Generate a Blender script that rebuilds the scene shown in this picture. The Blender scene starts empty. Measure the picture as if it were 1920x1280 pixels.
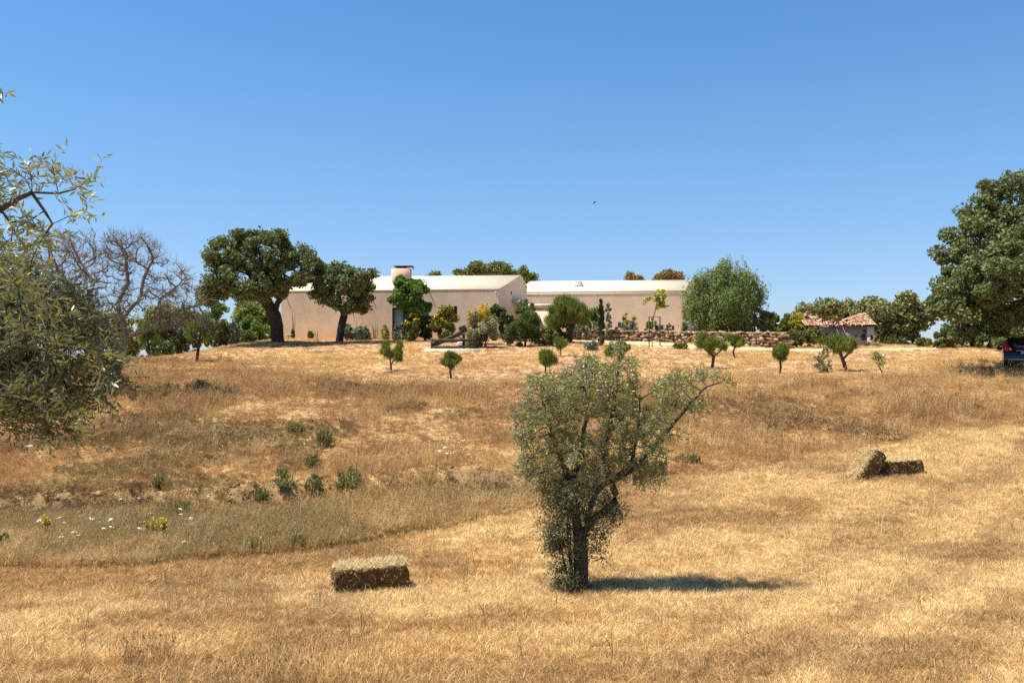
import bpy, math, random
import numpy as np
from mathutils import Vector, Matrix

R = math.radians
S = bpy.context.scene
COL = S.collection
RNG = np.random.default_rng(11)
random.seed(11)

# ------------------------------------------------------------------ camera, sky, sun, exposure
CZ = 3.3                                    # eye height above the lowest ground
FPX, PITCH = 1600.0, math.atan(32 / 1600.0)
cam = bpy.data.cameras.new('camera')
cam.sensor_width, cam.lens = 36.0, 36.0 * FPX / 1920.0
cam.clip_start, cam.clip_end = 0.05, 20000
camo = bpy.data.objects.new('camera', cam)
COL.objects.link(camo)
camo.location = (0, 0, CZ)
camo.rotation_euler = (R(90) + PITCH, 0, 0)
S.camera = camo

SUN_EL, SUN_AZ = 67.0, -9.0                 # azimuth: degrees from -X (left of the picture) towards the far side
sdir = Vector((-math.cos(R(SUN_AZ)) * math.cos(R(SUN_EL)), math.sin(R(SUN_AZ)) * math.cos(R(SUN_EL)), math.sin(R(SUN_EL))))
sun = bpy.data.lights.new('sun', 'SUN')
sun.energy, sun.angle, sun.color = 5.0, R(0.53), (1.0, 0.92, 0.79)
suno = bpy.data.objects.new('sun', sun)
COL.objects.link(suno)
suno.rotation_euler = (-sdir).to_track_quat('-Z', 'Y').to_euler()

W = bpy.data.worlds.new('World')
S.world = W
W.use_nodes = True
wt = W.node_tree
wt.nodes.clear()
sky = wt.nodes.new('ShaderNodeTexSky')
sky.sky_type = 'NISHITA'
sky.sun_disc = False
sky.sun_elevation = R(SUN_EL)
sky.sun_rotation = math.atan2(sdir.x, sdir.y)
sky.altitude = 200
sky.air_density, sky.dust_density, sky.ozone_density = 1.0, 0.0, 3.0
hs = wt.nodes.new('ShaderNodeHueSaturation')
hs.inputs['Saturation'].default_value = 1.22
hs.inputs['Hue'].default_value = 0.497
bgn = wt.nodes.new('ShaderNodeBackground')
bgn.inputs['Strength'].default_value = 0.088
wo = wt.nodes.new('ShaderNodeOutputWorld')
wt.links.new(sky.outputs[0], hs.inputs['Color'])
# the clear blue reaches right down to the horizon all round
geo_w = wt.nodes.new('ShaderNodeTexCoord')
sep_w = wt.nodes.new('ShaderNodeSeparateXYZ')
wt.links.new(geo_w.outputs['Generated'], sep_w.inputs[0])
low = wt.nodes.new('ShaderNodeValToRGB')
for _ in range(4): low.color_ramp.elements.new(.5)
for e_, (p_, c_) in zip(low.color_ramp.elements, ((0.0, (.42, .49, .76, 1)), (.045, (.54, .60, .78, 1)), (.10, (.70, .68, .80, 1)), (.20, (.93, .90, .90, 1)), (.32, (1.06, .96, .98, 1)), (.45, (1.12, .97, 1.02, 1)))):
    e_.position, e_.color = p_, c_
low.color_ramp.interpolation = 'B_SPLINE'
wt.links.new(sep_w.outputs['Z'], low.inputs[0])
mul_w = wt.nodes.new('ShaderNodeMix'); mul_w.data_type = 'RGBA'; mul_w.blend_type = 'MULTIPLY'; mul_w.inputs['Factor'].default_value = 1
wt.links.new(hs.outputs[0], mul_w.inputs['A']); wt.links.new(low.outputs[0], mul_w.inputs['B'])
wt.links.new(mul_w.outputs['Result'], bgn.inputs['Color'])
wt.links.new(bgn.outputs[0], wo.inputs['Surface'])

S.view_settings.view_transform = 'Standard'
S.view_settings.look = 'None'
S.view_settings.exposure = 0.98
S.view_settings.gamma = 1.0
S.view_settings.use_curve_mapping = False
S.render.engine = 'CYCLES'
S.cycles.max_bounces = 6
S.cycles.diffuse_bounces = 3
S.cycles.transparent_max_bounces = 6
S.cycles.use_denoising = False
S.cycles.sample_clamp_indirect = 4.0

# ------------------------------------------------------------------ noise and terrain functions
def _hash(ix, iy, seed):
    h = (ix.astype(np.int64) * 374761393 + iy.astype(np.int64) * 668265263 + seed * 974711) & 0xFFFFFFFF
    h = ((h ^ (h >> 13)) * 1274126177) & 0xFFFFFFFF
    return ((h ^ (h >> 16)) & 0xFFFF) / 65535.0

def vnoise(x, y, seed=0):
    x, y = np.asarray(x, float), np.asarray(y, float)
    ix, iy = np.floor(x), np.floor(y)
    fx, fy = x - ix, y - iy
    fx, fy = fx * fx * (3 - 2 * fx), fy * fy * (3 - 2 * fy)
    a, b = _hash(ix, iy, seed), _hash(ix + 1, iy, seed)
    c, d = _hash(ix, iy + 1, seed), _hash(ix + 1, iy + 1, seed)
    return (a + (b - a) * fx) * (1 - fy) + (c + (d - c) * fx) * fy

def fbm(x, y, seed=0, octv=4):
    t, a, n = 0.0, 0.5, 0.0
    for k in range(octv):
        t = t + a * vnoise(np.asarray(x) * 2 ** k + 17.3 * k, np.asarray(y) * 2 ** k - 9.1 * k, seed + k)
        n += a
        a *= 0.5
    return t / n

def sstep(a, b, x):
    t = np.clip((np.asarray(x, float) - a) / (b - a), 0, 1)
    return t * t * (3 - 2 * t)

_py = np.array([-3000, -60, -20, 0, 3.5, 7.5, 12, 15.3, 17, 19.2, 24.5, 29, 38, 48, 54, 58, 66, 74, 90, 120, 200, 400, 1000, 6000], float)
_pz = np.array([6, 3, 0.2, -1.6, -2.25, -2.85, -3.25, -3.14, -2.95, -2.70, -1.96, -1.41, -0.67, 0.24, 0.93, 1.30, 1.55, 1.55, 0.6, -3, -14, -30, -40, -40], float)
_fy = np.linspace(-80, 240, 3201)
_fz = np.interp(_fy, _py, _pz)
_k = np.exp(-0.5 * (np.arange(-25, 26) / 10.0) ** 2)
_k /= _k.sum()
_fz = np.convolve(np.pad(_fz, 25, mode='edge'), _k, 'valid')

def bank_y(X):
    return np.interp(X, [-14, -10.2, -8, -6, -4.5, -3, -1.8, -0.5, 1.5, 4], [16.9, 17.0, 17.2, 17.7, 18.0, 18.7, 19.0, 18.7, 18.3, 18.3]) + 0.5 * (vnoise(X * 1.3, X * 0 + 3, 5) - .5)

def mow_y(X):
    return np.interp(X, [-20, -8, -2.8, 0, 3.4, 8.6, 14.7, 25], [12.6, 13.2, 14.3, 16.5, 19.2, 21.8, 24.8, 29]) + 1.0 * (vnoise(X * .5, X * 0 + 8, 6) - .5)

def H(X, Y, fine=True):
    X, Y = np.asarray(X, float), np.asarray(Y, float)
    z = np.where((Y > -79) & (Y < 239), np.interp(Y, _fy, _fz), np.interp(Y, _py, _pz))
    z = z - 1.7 * sstep(-15.5, -26, X) * sstep(42, 58, Y) - 2.2 * sstep(-20, -29, X) * sstep(53, 70, Y)
    z = z - 0.3 * sstep(14, 24, X) * sstep(45, 60, Y) - 2.0 * sstep(17, 26, X) * sstep(58, 75, Y)
    by = bank_y(X)
    amp = 0.42 * (1 - sstep(-1.0, 3.0, X)) * (0.6 + 0.8 * vnoise(X * .6, X * 0, 9))
    z = z + amp * (sstep(by - .35, by + .22, Y) - sstep(by - 3.5, by + 3.5, Y))
    if fine:
        near = 1 - 0.55 * sstep(30, 60, Y)
        z = z + near * (0.22 * (fbm(X * .22, Y * .22, 21, 3) - .5) + 0.10 * (fbm(X * 1.1, Y * 1.1, 31, 3) - .5))
        z = z + 0.12 * (fbm(X * 3.0, Y * 3.0, 41, 3) - .5) * np.exp(-((Y - by) / .6) ** 2) * (X < 2)
    return z + CZ

def zg(x, y):
    return float(H(x, y))

CP, SP = math.cos(PITCH), math.sin(PITCH)

def ray(px, py):
    a, b = (px - 960) / FPX, (640 - py) / FPX
    return a, CP - b * SP, SP + b * CP

def at(px, py, D=None):
    """the ground point seen at a pixel of the photograph (or, over the crest, at distance D)"""
    a, f, u = ray(px, py)
    t = np.linspace(3, 75, 3000)
    zz = CZ + u * t - H(a * t, f * t)
    hit = np.nonzero(zz < 0)[0]
    if D is None and len(hit):
        d = t[hit[0]]
        return Vector((a * d, f * d, zg(a * d, f * d)))
    d = D or 60
    return Vector((a * d, f * d, zg(a * d, f * d)))

def pt(px, py, D):
    """the point at distance D seen at a pixel"""
    a, f, u = ray(px, py)
    return Vector((a * D / f, D, CZ + u * D / f))

# ------------------------------------------------------------------ object helpers
def tag(o, label=None, cat=None, group=None, kind=None):
    if label: o['label'] = label
    if cat: o['category'] = cat
    if group: o['group'] = group
    if kind: o['kind'] = kind
    return o

def thing(name, label, cat, loc, group=None, rz=0.0):
    o = bpy.data.objects.new(name, None)
    COL.objects.link(o)
    o.location, o.rotation_euler = loc, (0, 0, rz)
    o.empty_display_size = 0.2
    return tag(o, label, cat, group)

def obj(name, me, parent=None, m=None):
    o = bpy.data.objects.new(name, me)
    COL.objects.link(o)
    o.parent = parent
    if m is not None:
        me.materials.clear()
        me.materials.append(m)
    return o

def np_mesh(name, V, faces, rnd=None, col=None, smooth=False):
    """faces: list of int arrays (n,3) or (n,4)"""
    me = bpy.data.meshes.new(name)
    V = np.asarray(V, np.float32)
    me.vertices.add(len(V))
    me.vertices.foreach_set('co', V.ravel())
    faces = [np.asarray(f, np.int32) for f in faces if len(f)]
    loops = np.concatenate([f.ravel() for f in faces])
    sizes = np.concatenate([np.full(len(f), f.shape[1], np.int32) for f in faces])
    starts = np.concatenate([[0], np.cumsum(sizes)[:-1]]).astype(np.int32)
    me.loops.add(len(loops))
    me.loops.foreach_set('vertex_index', loops)
    me.polygons.add(len(sizes))
    me.polygons.foreach_set('loop_start', starts)
    try:
        me.polygons.foreach_set('loop_total', sizes)
    except Exception:
        pass
    if smooth:
        me.polygons.foreach_set('use_smooth', np.ones(len(sizes), bool))
    me.update(calc_edges=True)
    if rnd is not None:
        a = me.attributes.new('rnd', 'FLOAT', 'POINT')
        a.data.foreach_set('value', np.asarray(rnd, np.float32))
    if col is not None:
        a = me.attributes.new('tone', 'FLOAT_COLOR', 'POINT')
        c = np.ones((len(V), 4), np.float32)
        c[:, :3] = col
        a.data.foreach_set('color', c.ravel())
    me.validate()
    return me

class MB:
    """collects simple shapes into one mesh"""
    def __init__(s): s.v, s.f, s.r, s.n = [], {3: [], 4: []}, [], 0
    def add(s, V, F, rnd=0.5):
        V = np.asarray(V, float)
        for f in F:
            f = [i + s.n for i in f]
            if len(f) in (3, 4): s.f[len(f)].append(f)
            else:
                for k in range(1, len(f) - 1): s.f[3].append([f[0], f[k], f[k + 1]])
        s.v.append(V)
        s.r.append(np.full(len(V), rnd) if np.isscalar(rnd) else np.asarray(rnd))
        s.n += len(V)
        return s
    def box(s, c, d, rz=0.0, M=None, rnd=.5):
        c = np.asarray(c, float); d = np.asarray(d, float) / 2
        P = np.array([[x, y, z] for z in (-1, 1) for y in (-1, 1) for x in (-1, 1)], float) * d
        if M is not None: P = P @ np.array(M.to_3x3()).T
        elif rz: P = P @ np.array([[math.cos(rz), -math.sin(rz), 0], [math.sin(rz), math.cos(rz), 0], [0, 0, 1]]).T
        return s.add(P + c, [(0, 2, 3, 1), (4, 5, 7, 6), (0, 1, 5, 4), (2, 6, 7, 3), (0, 4, 6, 2), (1, 3, 7, 5)], rnd)
    def tube(s, pts, rad, n=6, rnd=.5, cap=True):
        V, F = tube_arrays(np.asarray(pts, float), np.asarray(rad, float), n)
        F = [tuple(f) for f in F]
        if cap:
            F.append(tuple(range(n - 1, -1, -1)))
            F.append(tuple(range(len(V) - n, len(V))))
        return s.add(V, F, rnd)
    def prism(s, poly, off, rnd=.5):
        """poly: 3-D loop, off: extrusion vector"""
        P = np.asarray(poly, float); n = len(P)
        V = np.concatenate([P, P + np.asarray(off, float)])
        F = [tuple(range(n - 1, -1, -1)), tuple(range(n, 2 * n))] + [(i, (i + 1) % n, n + (i + 1) % n, n + i) for i in range(n)]
        return s.add(V, F, rnd)
    def mesh(s, name, smooth=False):
        return np_mesh(name, np.concatenate(s.v), [np.array(s.f[k]) for k in (3, 4) if s.f[k]], np.concatenate(s.r), smooth=smooth)
    def build(s, name, m, parent=None, smooth=False):
        return obj(name, s.mesh(name, smooth), parent, m)

def tube_arrays(P, rad, n):
    k = len(P)
    T = np.gradient(P, axis=0)
    T /= np.maximum(np.linalg.norm(T, axis=1, keepdims=True), 1e-9)
    ref = np.array([0.31, 0.87, 0.17]) if abs(T[:, 2]).mean() > .7 else np.array([0.05, 0.1, 1.0])
    A = np.cross(T, ref)
    A /= np.maximum(np.linalg.norm(A, axis=1, keepdims=True), 1e-9)
    B = np.cross(T, A)
    th = np.arange(n) * 2 * math.pi / n
    V = P[:, None, :] + rad[:, None, None] * (np.cos(th)[None, :, None] * A[:, None, :] + np.sin(th)[None, :, None] * B[:, None, :])
    i = np.arange(k - 1)[:, None] * n
    j = np.arange(n)[None, :]
    j2 = (j + 1) % n
    F = np.stack([i + j, i + j2, i + n + j2, i + n + j], -1).reshape(-1, 4)
    return V.reshape(-1, 3), F

# ------------------------------------------------------------------ materials
def newmat(name):
    m = bpy.data.materials.new(name)
    m.use_nodes = True
    nt = m.node_tree
    b = nt.nodes['Principled BSDF']
    return m, nt, b

def ramp(nt, stops):
    r = nt.nodes.new('ShaderNodeValToRGB')
    e = r.color_ramp.elements
    while len(e) < len(stops): e.new(0.5)
    for x, (p, c) in zip(e, stops):
        x.position, x.color = p, (*c, 1)
    return r

def noise(nt, scale, detail=4, rough=.6, coord='Object', vec_scale=None):
    tc = nt.nodes.new('ShaderNodeTexCoord')
    n = nt.nodes.new('ShaderNodeTexNoise')
    n.inputs['Scale'].default_value, n.inputs['Detail'].default_value, n.inputs['Roughness'].default_value = scale, detail, rough
    if vec_scale:
        mp = nt.nodes.new('ShaderNodeMapping')
        mp.inputs['Scale'].default_value = vec_scale
        nt.links.new(tc.outputs[coord], mp.inputs[0])
        nt.links.new(mp.outputs[0], n.inputs['Vector'])
    else:
        nt.links.new(tc.outputs[coord], n.inputs['Vector'])
    return n

def plain(name, c1, c2=None, scale=3.0, rough=.8, bump=0.0, metal=0.0, bscale=None, spec=.3):
    m, nt, b = newmat(name)
    b.inputs['Roughness'].default_value, b.inputs['Metallic'].default_value = rough, metal
    b.inputs['Specular IOR Level'].default_value = spec
    n = noise(nt, scale)
    r = ramp(nt, [(.3, c1), (.7, c2 or c1)])
    nt.links.new(n.outputs['Fac'], r.inputs[0])
    nt.links.new(r.outputs[0], b.inputs['Base Color'])
    if bump:
        n2 = noise(nt, bscale or scale * 6)
        bp = nt.nodes.new('ShaderNodeBump')
        bp.inputs['Strength'].default_value, bp.inputs['Distance'].default_value = bump, .05
        nt.links.new(n2.outputs['Fac'], bp.inputs['Height'])
        nt.links.new(bp.outputs[0], b.inputs['Normal'])
    return m

def rnd_mat(name, stops, rough=.8, transl=0.0, back=None, spec=.25, nscale=0):
    """colour by the per-piece 'rnd' attribute; optional translucency and another underside"""
    m, nt, b = newmat(name)
    b.inputs['Roughness'].default_value = rough
    b.inputs['Specular IOR Level'].default_value = spec
    at_ = nt.nodes.new('ShaderNodeAttribute')
    at_.attribute_name = 'rnd'
    r = ramp(nt, stops)
    fac = at_.outputs['Fac']
    if nscale:
        n = noise(nt, nscale)
        mm = nt.nodes.new('ShaderNodeMath'); mm.operation = 'MULTIPLY_ADD'
        mm.inputs[1].default_value, mm.inputs[2].default_value = .7, -.35
        nt.links.new(n.outputs['Fac'], mm.inputs[0])
        ad = nt.nodes.new('ShaderNodeMath'); ad.operation = 'ADD'
        nt.links.new(fac, ad.inputs[0]); nt.links.new(mm.outputs[0], ad.inputs[1])
        fac = ad.outputs[0]
    nt.links.new(fac, r.inputs[0])
    c = r.outputs[0]
    if back:
        g = nt.nodes.new('ShaderNodeNewGeometry')
        mx = nt.nodes.new('ShaderNodeMix'); mx.data_type = 'RGBA'
        nt.links.new(g.outputs['Backfacing'], mx.inputs['Factor'])
        nt.links.new(c, mx.inputs['A'])
        mx.inputs['B'].default_value = (*back, 1)
        c = mx.outputs['Result']
    nt.links.new(c, b.inputs['Base Color'])
    if transl:
        t = nt.nodes.new('ShaderNodeBsdfTranslucent')
        g2 = nt.nodes.new('ShaderNodeMix'); g2.data_type = 'RGBA'; g2.blend_type = 'MULTIPLY'
        g2.inputs['Factor'].default_value = 1
        nt.links.new(c, g2.inputs['A']); g2.inputs['B'].default_value = (1.0, 1.15, .55, 1)
        nt.links.new(g2.outputs['Result'], t.inputs['Color'])
        mix = nt.nodes.new('ShaderNodeMixShader')
        mix.inputs[0].default_value = transl
        nt.links.new(b.outputs[0], mix.inputs[1]); nt.links.new(t.outputs[0], mix.inputs[2])
        nt.links.new(mix.outputs[0], nt.nodes['Material Output'].inputs['Surface'])
    return m

M = {}
M['oak_leaf'] = rnd_mat('oak_leaf', [(0, (0.060, 0.086, 0.026)), (.5, (0.117, 0.152, 0.043)), (1, (0.197, 0.224, 0.071))], .55, .22, (.13, .15, .075))
M['oak_leaf_grey'] = rnd_mat('oak_leaf_grey', [(0, (0.105, 0.109, 0.044)), (.5, (0.184, 0.185, 0.076)), (1, (0.297, 0.272, 0.117))], .6, .2)
M['olive_tree_leaf'] = rnd_mat('olive_tree_leaf', [(0, (0.119, 0.144, 0.032)), (.45, (0.223, 0.243, 0.057)), (.85, (0.371, 0.358, 0.091)), (.95, (0.543, 0.394, 0.074)), (1, (0.800, 0.510, 0.074))], .42, .18, (.25, .26, .15), spec=.5)
M['dark_olive_leaf'] = rnd_mat('dark_olive_leaf', [(0, (.045, .055, .022)), (.6, (.09, .105, .045)), (1, (.17, .18, .08))], .5, .15, (.14, .15, .085))
M['weed_leaf'] = rnd_mat('weed_leaf', [(0, (.11, .11, .04)), (.5, (.18, .18, .07)), (1, (.30, .26, .11))], .7, .25)
M['green_leaf'] = rnd_mat('green_leaf', [(0, (0.054, 0.111, 0.024)), (.5, (0.101, 0.182, 0.036)), (1, (0.176, 0.260, 0.060))], .5, .3)
M['bush_leaf'] = rnd_mat('bush_leaf', [(0, (0.068, 0.084, 0.024)), (.5, (0.128, 0.147, 0.036)), (1, (0.225, 0.231, 0.066))], .6, .22)
M['dark_bush_leaf'] = rnd_mat('dark_bush_leaf', [(0, (0.038, 0.063, 0.018)), (.5, (0.068, 0.105, 0.029)), (1, (0.120, 0.161, 0.046))], .6, .2)
M['pale_bush_leaf'] = rnd_mat('pale_bush_leaf', [(0, (.14, .14, .07)), (.5, (.24, .235, .125)), (1, (.36, .34, .20))], .6, .2)
M['yellow_leaf'] = rnd_mat('yellow_leaf', [(0, (0.176, 0.207, 0.036)), (.5, (0.304, 0.306, 0.036)), (1, (0.440, 0.378, 0.036))], .6, .3)
M['yellow_bloom'] = rnd_mat('yellow_bloom', [(0, (.35, .27, .02)), (.5, (.55, .38, .02)), (1, (.65, .47, .05))], .7, .2)
M['pine_leaf'] = rnd_mat('pine_leaf', [(0, (0.083, 0.103, 0.018)), (.5, (0.141, 0.175, 0.029)), (1, (0.215, 0.250, 0.050))], .55, .2)
M['pepper_leaf'] = rnd_mat('pepper_leaf', [(0, (0.086, 0.130, 0.039)), (.5, (0.161, 0.217, 0.067)), (1, (0.263, 0.312, 0.106))], .55, .25)
M['lavender_leaf'] = rnd_mat('lavender_leaf', [(0, (.11, .135, .095)), (.5, (.18, .21, .15)), (1, (.26, .28, .21))], .8, .1)
M['brown_leaf'] = rnd_mat('brown_leaf', [(0, (.13, .085, .035)), (.5, (.22, .14, .05)), (1, (.30, .20, .08))], .7, .2)
M['cypress_leaf'] = rnd_mat('cypress_leaf', [(0, (0.023, 0.039, 0.014)), (.5, (0.039, 0.062, 0.022)), (1, (0.065, 0.091, 0.034))], .7, .1)
M['twig'] = rnd_mat('twig', [(0, (.15, .125, .10)), (1, (.28, .23, .185))], .9)
M['bark'] = plain('bark', (.045, .035, .026), (.13, .105, .08), 9, .95, .9)
M['dark_bark'] = plain('dark_bark', (.028, .020, .014), (.075, .052, .036), 7, .95, .9)
M['grey_bark'] = plain('grey_bark', (.105, .09, .075), (.29, .25, .205), 5, .95, .9)
M['black_metal'] = plain('black_metal', (.012, .012, .014), (.02, .02, .022), 5, .5)
M['dark_wood'] = plain('dark_wood', (.035, .025, .018), (.08, .06, .045), 8, .8, .3)
M['grey_wood'] = plain('grey_wood', (.20, .19, .17), (.32, .30, .27), 8, .8, .3)
M['concrete'] = plain('concrete', (.46, .42, .36), (.60, .55, .47), 4, .9, .2)
M['tile_clay'] = rnd_mat('tile_clay', [(0, (.16, .075, .045)), (.4, (.34, .175, .10)), (.75, (.46, .27, .165)), (1, (.56, .41, .29))], .85, nscale=2.5)
M['stone'] = rnd_mat('stone', [(0, (0.133, 0.078, 0.043)), (.4, (0.234, 0.148, 0.082)), (.75, (0.312, 0.218, 0.133)), (1, (0.406, 0.328, 0.234))], .92, nscale=9)
M['soil'] = plain('soil', (.15, .09, .05), (.30, .19, .11), 5, .95, .6)
M['white_flower'] = plain('white_flower', (.72, .72, .66), (.82, .82, .78), 20, .8)
M['weed_stem'] = plain('weed_stem', (.13, .14, .05), (.22, .20, .09), 10, .8)
M['straw_stem'] = rnd_mat('straw_stem', [(0, (.20, .12, .045)), (.5, (.46, .31, .13)), (1, (.86, .72, .45))], .75, .1)

# plaster: pink-beige, a little blotchy, red dust near its foot
def plaster(name, c1, c2, dust, z0):
    m, nt, b = newmat(name)
    b.inputs['Roughness'].default_value = .92
    n = noise(nt, 1.0, 7, .7, vec_scale=(1, 1, .4))
    r = ramp(nt, [(.3, c1), (.7, c2)])
    nt.links.new(n.outputs['Fac'], r.inputs[0])
    g = nt.nodes.new('ShaderNodeNewGeometry')
    sp = nt.nodes.new('ShaderNodeSeparateXYZ')
    nt.links.new(g.outputs['Position'], sp.inputs[0])
    n2 = noise(nt, .9, 5, coord='Object')
    mp = nt.nodes.new('ShaderNodeMath'); mp.operation = 'MULTIPLY_ADD'
    mp.inputs[1].default_value = 1.3
    nt.links.new(n2.outputs['Fac'], mp.inputs[0]); nt.links.new(sp.outputs['Z'], mp.inputs[2])
    mr = nt.nodes.new('ShaderNodeMapRange')
    mr.inputs['From Min'].default_value, mr.inputs['From Max'].default_value = z0 + .55, z0 + 1.5
    mr.inputs['To Min'].default_value, mr.inputs['To Max'].default_value = .75, 0
    nt.links.new(mp.outputs[0], mr.inputs[0])
    mx = nt.nodes.new('ShaderNodeMix'); mx.data_type = 'RGBA'
    nt.links.new(mr.outputs[0], mx.inputs['Factor'])
    nt.links.new(r.outputs[0], mx.inputs['A']); mx.inputs['B'].default_value = (*dust, 1)
    nt.links.new(mx.outputs['Result'], b.inputs['Base Color'])
    n3 = noise(nt, 8, 5)
    bp = nt.nodes.new('ShaderNodeBump'); bp.inputs['Strength'].default_value, bp.inputs['Distance'].default_value = .10, .004
    nt.links.new(n3.outputs['Fac'], bp.inputs['Height']); nt.links.new(bp.outputs[0], b.inputs['Normal'])
    return m
M['plaster'] = plaster('plaster', (.61, .46, .33), (.75, .595, .44), (.56, .34, .19), CZ + 1.4)
M['chimney_plaster'] = plain('chimney_plaster', (.50, .32, .22), (.58, .39, .28), 2, .9, .1)
M['roof_coat'] = plain('roof_coat', (.60, .52, .375), (.66, .58, .43), 1.2, .85, .1)
M['ruin_plaster'] = plain('ruin_plaster', (.15, .115, .105), (.30, .25, .23), 1.1, .95, .6)
M['chalk_plaster'] = plain('chalk_plaster', (.42, .36, .29), (.62, .55, .46), 2.5, .95, .5)
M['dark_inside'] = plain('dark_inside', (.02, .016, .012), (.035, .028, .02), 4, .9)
m, nt, b = newmat('pale_glass')
b.inputs['Base Color'].default_value = (.30, .40, .40, 1); b.inputs['Roughness'].default_value = .12
M['pale_glass'] = m
m, nt, b = newmat('dark_glass')
b.inputs['Base Color'].default_value = (.012, .014, .017, 1); b.inputs['Roughness'].default_value = .06
M['dark_glass'] = m
m, nt, b = newmat('car_paint')
b.inputs['Base Color'].default_value = (.005, .007, .014, 1); b.inputs['Roughness'].default_value = .22  # base darkened to near black, standing in for the oak's shade
b.inputs['Metallic'].default_value = .35; b.inputs['Coat Weight'].default_value = .35
M['car_paint'] = m
m, nt, b = newmat('red_lens')
b.inputs['Base Color'].default_value = (.42, .012, .012, 1); b.inputs['Roughness'].default_value = .15
M['red_lens'] = m
M['rubber'] = plain('rubber', (.015, .015, .015), (.03, .028, .026), 8, .85)
M['silver'] = plain('silver', (.45, .46, .47), (.55, .56, .57), 5, .35, 0, .6)
M['plastic'] = plain('plastic', (.02, .02, .022), (.03, .03, .03), 8, .6)
M['bird'] = plain('bird', (.015, .015, .02), (.03, .03, .035), 20, .7)

# ------------------------------------------------------------------ ground colour (real dry grass, weeds, soil)
GOLD, PALE = np.array((.545, .365, .155)), np.array((.70, .54, .285))
BROWN, RED = np.array((.32, .20, .10)), np.array((.35, .185, .085))
OLIVE, SOIL = np.array((.27, .225, .10)), np.array((.42, .255, .14))
SAND, TAWNY = np.array((.62, .45, .25)), np.array((.43, .275, .12))

def mixc(c, d, w):
    return c * (1 - w[:, None]) + np.asarray(d)[None, :] * w[:, None]

def zones(X, Y):
    my, by = mow_y(X), bank_y(X)
    n1 = fbm(X * .33, Y * .33, 101, 4)
    mown = 1 - sstep(-.35, .35, Y - my + 1.2 * (n1 - .5))
    strip = (1 - mown) * (1 - sstep(-.5, .3, Y - by)) * (1 - sstep(1.5, 4.0, X))
    up_y = np.interp(X, [-30, -16, -9, -4, 2, 10, 20, 30], [47, 46, 37, 33, 35, 35, 40, 43])
    up = sstep(-3, 3, Y - up_y + 9 * (n1 - .5))
    hill = np.clip(1 - mown - strip - up, 0, 1)
    return mown, strip, hill, up, n1, by

def tone(X, Y):
    X, Y = np.asarray(X, float), np.asarray(Y, float)
    mown, strip, hill, up, n1, by = zones(X, Y)
    n2 = fbm(X * .9, Y * .9, 111, 4)
    n3 = fbm(X * .16 + .05 * Y, Y * .55 - .18 * X, 121, 4)     # mowing swaths
    n4 = fbm(X * .5, Y * .5, 131, 3)
    c = np.repeat(GOLD[None, :] * 1.06, len(X), 0)
    c = mixc(c, PALE, sstep(.44, .60, n3) * .95)
    c = mixc(c, TAWNY, sstep(.52, .70, n2) * .75)
    c = mixc(c, TAWNY * .85, (1 - sstep(.38, .50, n3)) * .45)
    c = mixc(c, BROWN, sstep(.64, .78, n4) * .35 * mown)
    c = mixc(c, PALE * 1.04, .7 * sstep(1, 7, X) * mown * sstep(.35, .6, n1 + .12))
    # wheel and mower tracks bending up across the right of the field
    tr = Y - (7.4 + 1.15 * (X - 2.5) - .012 * (X - 2.5) ** 2) + .9 * (vnoise(X * .35, Y * .35, 201) - .5)
    for off, wd, k in ((0, .38, .9), (2.1, .34, .8), (-2.3, .4, .7), (4.6, .5, .6)):
        c = mixc(c, PALE * 1.06, k * np.exp(-((tr - off) / wd) ** 2) * sstep(.5, 3, X) * mown * np.clip(.6 + .8 * n2, 0, 1))
    for off, wd, k in ((1.0, .45, .55), (3.3, .6, .5), (-1.2, .5, .5)):
        c = mixc(c, TAWNY * .9, k * np.exp(-((tr - off) / wd) ** 2) * sstep(1, 4, X) * mown * n2 * 1.5)
    t2 = Y - (18.2 + .28 * X) + 1.2 * (vnoise(X * .3, Y * .3, 203) - .5)
    c = mixc(c, PALE * 1.05, .8 * np.exp(-(t2 / .7) ** 2) * sstep(-.5, 3, X))
    c = mixc(c, TAWNY * .8, .55 * sstep(.60, .70, fbm(X * .28 + 9, Y * .5, 207, 3)) * mown)
    s = np.repeat((OLIVE * .25 + GOLD * .75)[None, :], len(X), 0)
    s = s * 1.12
    s = mixc(s, PALE, sstep(.46, .62, n2) * .7)
    s = mixc(s, OLIVE * 1.15, sstep(.5, .66, n4) * .6)
    c = c * (1 - strip[:, None]) + s * strip[:, None]
    h = np.repeat((TAWNY * .72 + BROWN * .28)[None, :], len(X), 0)
    h = mixc(h, RED, sstep(.5, .68, n4) * .55)
    h = mixc(h, GOLD, sstep(.50, .68, n3) * .65)
    h = mixc(h, OLIVE, sstep(.55, .72, n1) * .5 * (1 - .7 * sstep(0, 8, X)))
    h = mixc(h, PALE, sstep(.58, .72, n2) * .4)
    c = c * (1 - hill[:, None]) + h * hill[:, None]
    u = np.repeat((GOLD * .5 + PALE * .5)[None, :], len(X), 0)
    u = mixc(u, TAWNY, sstep(.48, .65, n2) * .6)
    u = mixc(u, SOIL, sstep(.45, .7, n1 + .30 * np.exp(-((X + 3) / 7) ** 2) * sstep(44, 52, Y)) * .8)
    u = mixc(u, SAND, sstep(50, 56, Y) * sstep(-2, 4, X) * .5)
    c = c * (1 - up[:, None]) + u * up[:, None]
    bank = np.exp(-((Y - by) / .55) ** 2) * (1 - sstep(-.5, 1.5, X)) * sstep(.55, .66, n2 + .05)
    c = mixc(c, BROWN * .6, bank * .8)
    c = mixc(c, (.17, .15, .06), sstep(78, 110, Y) * .9)
    return c

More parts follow.
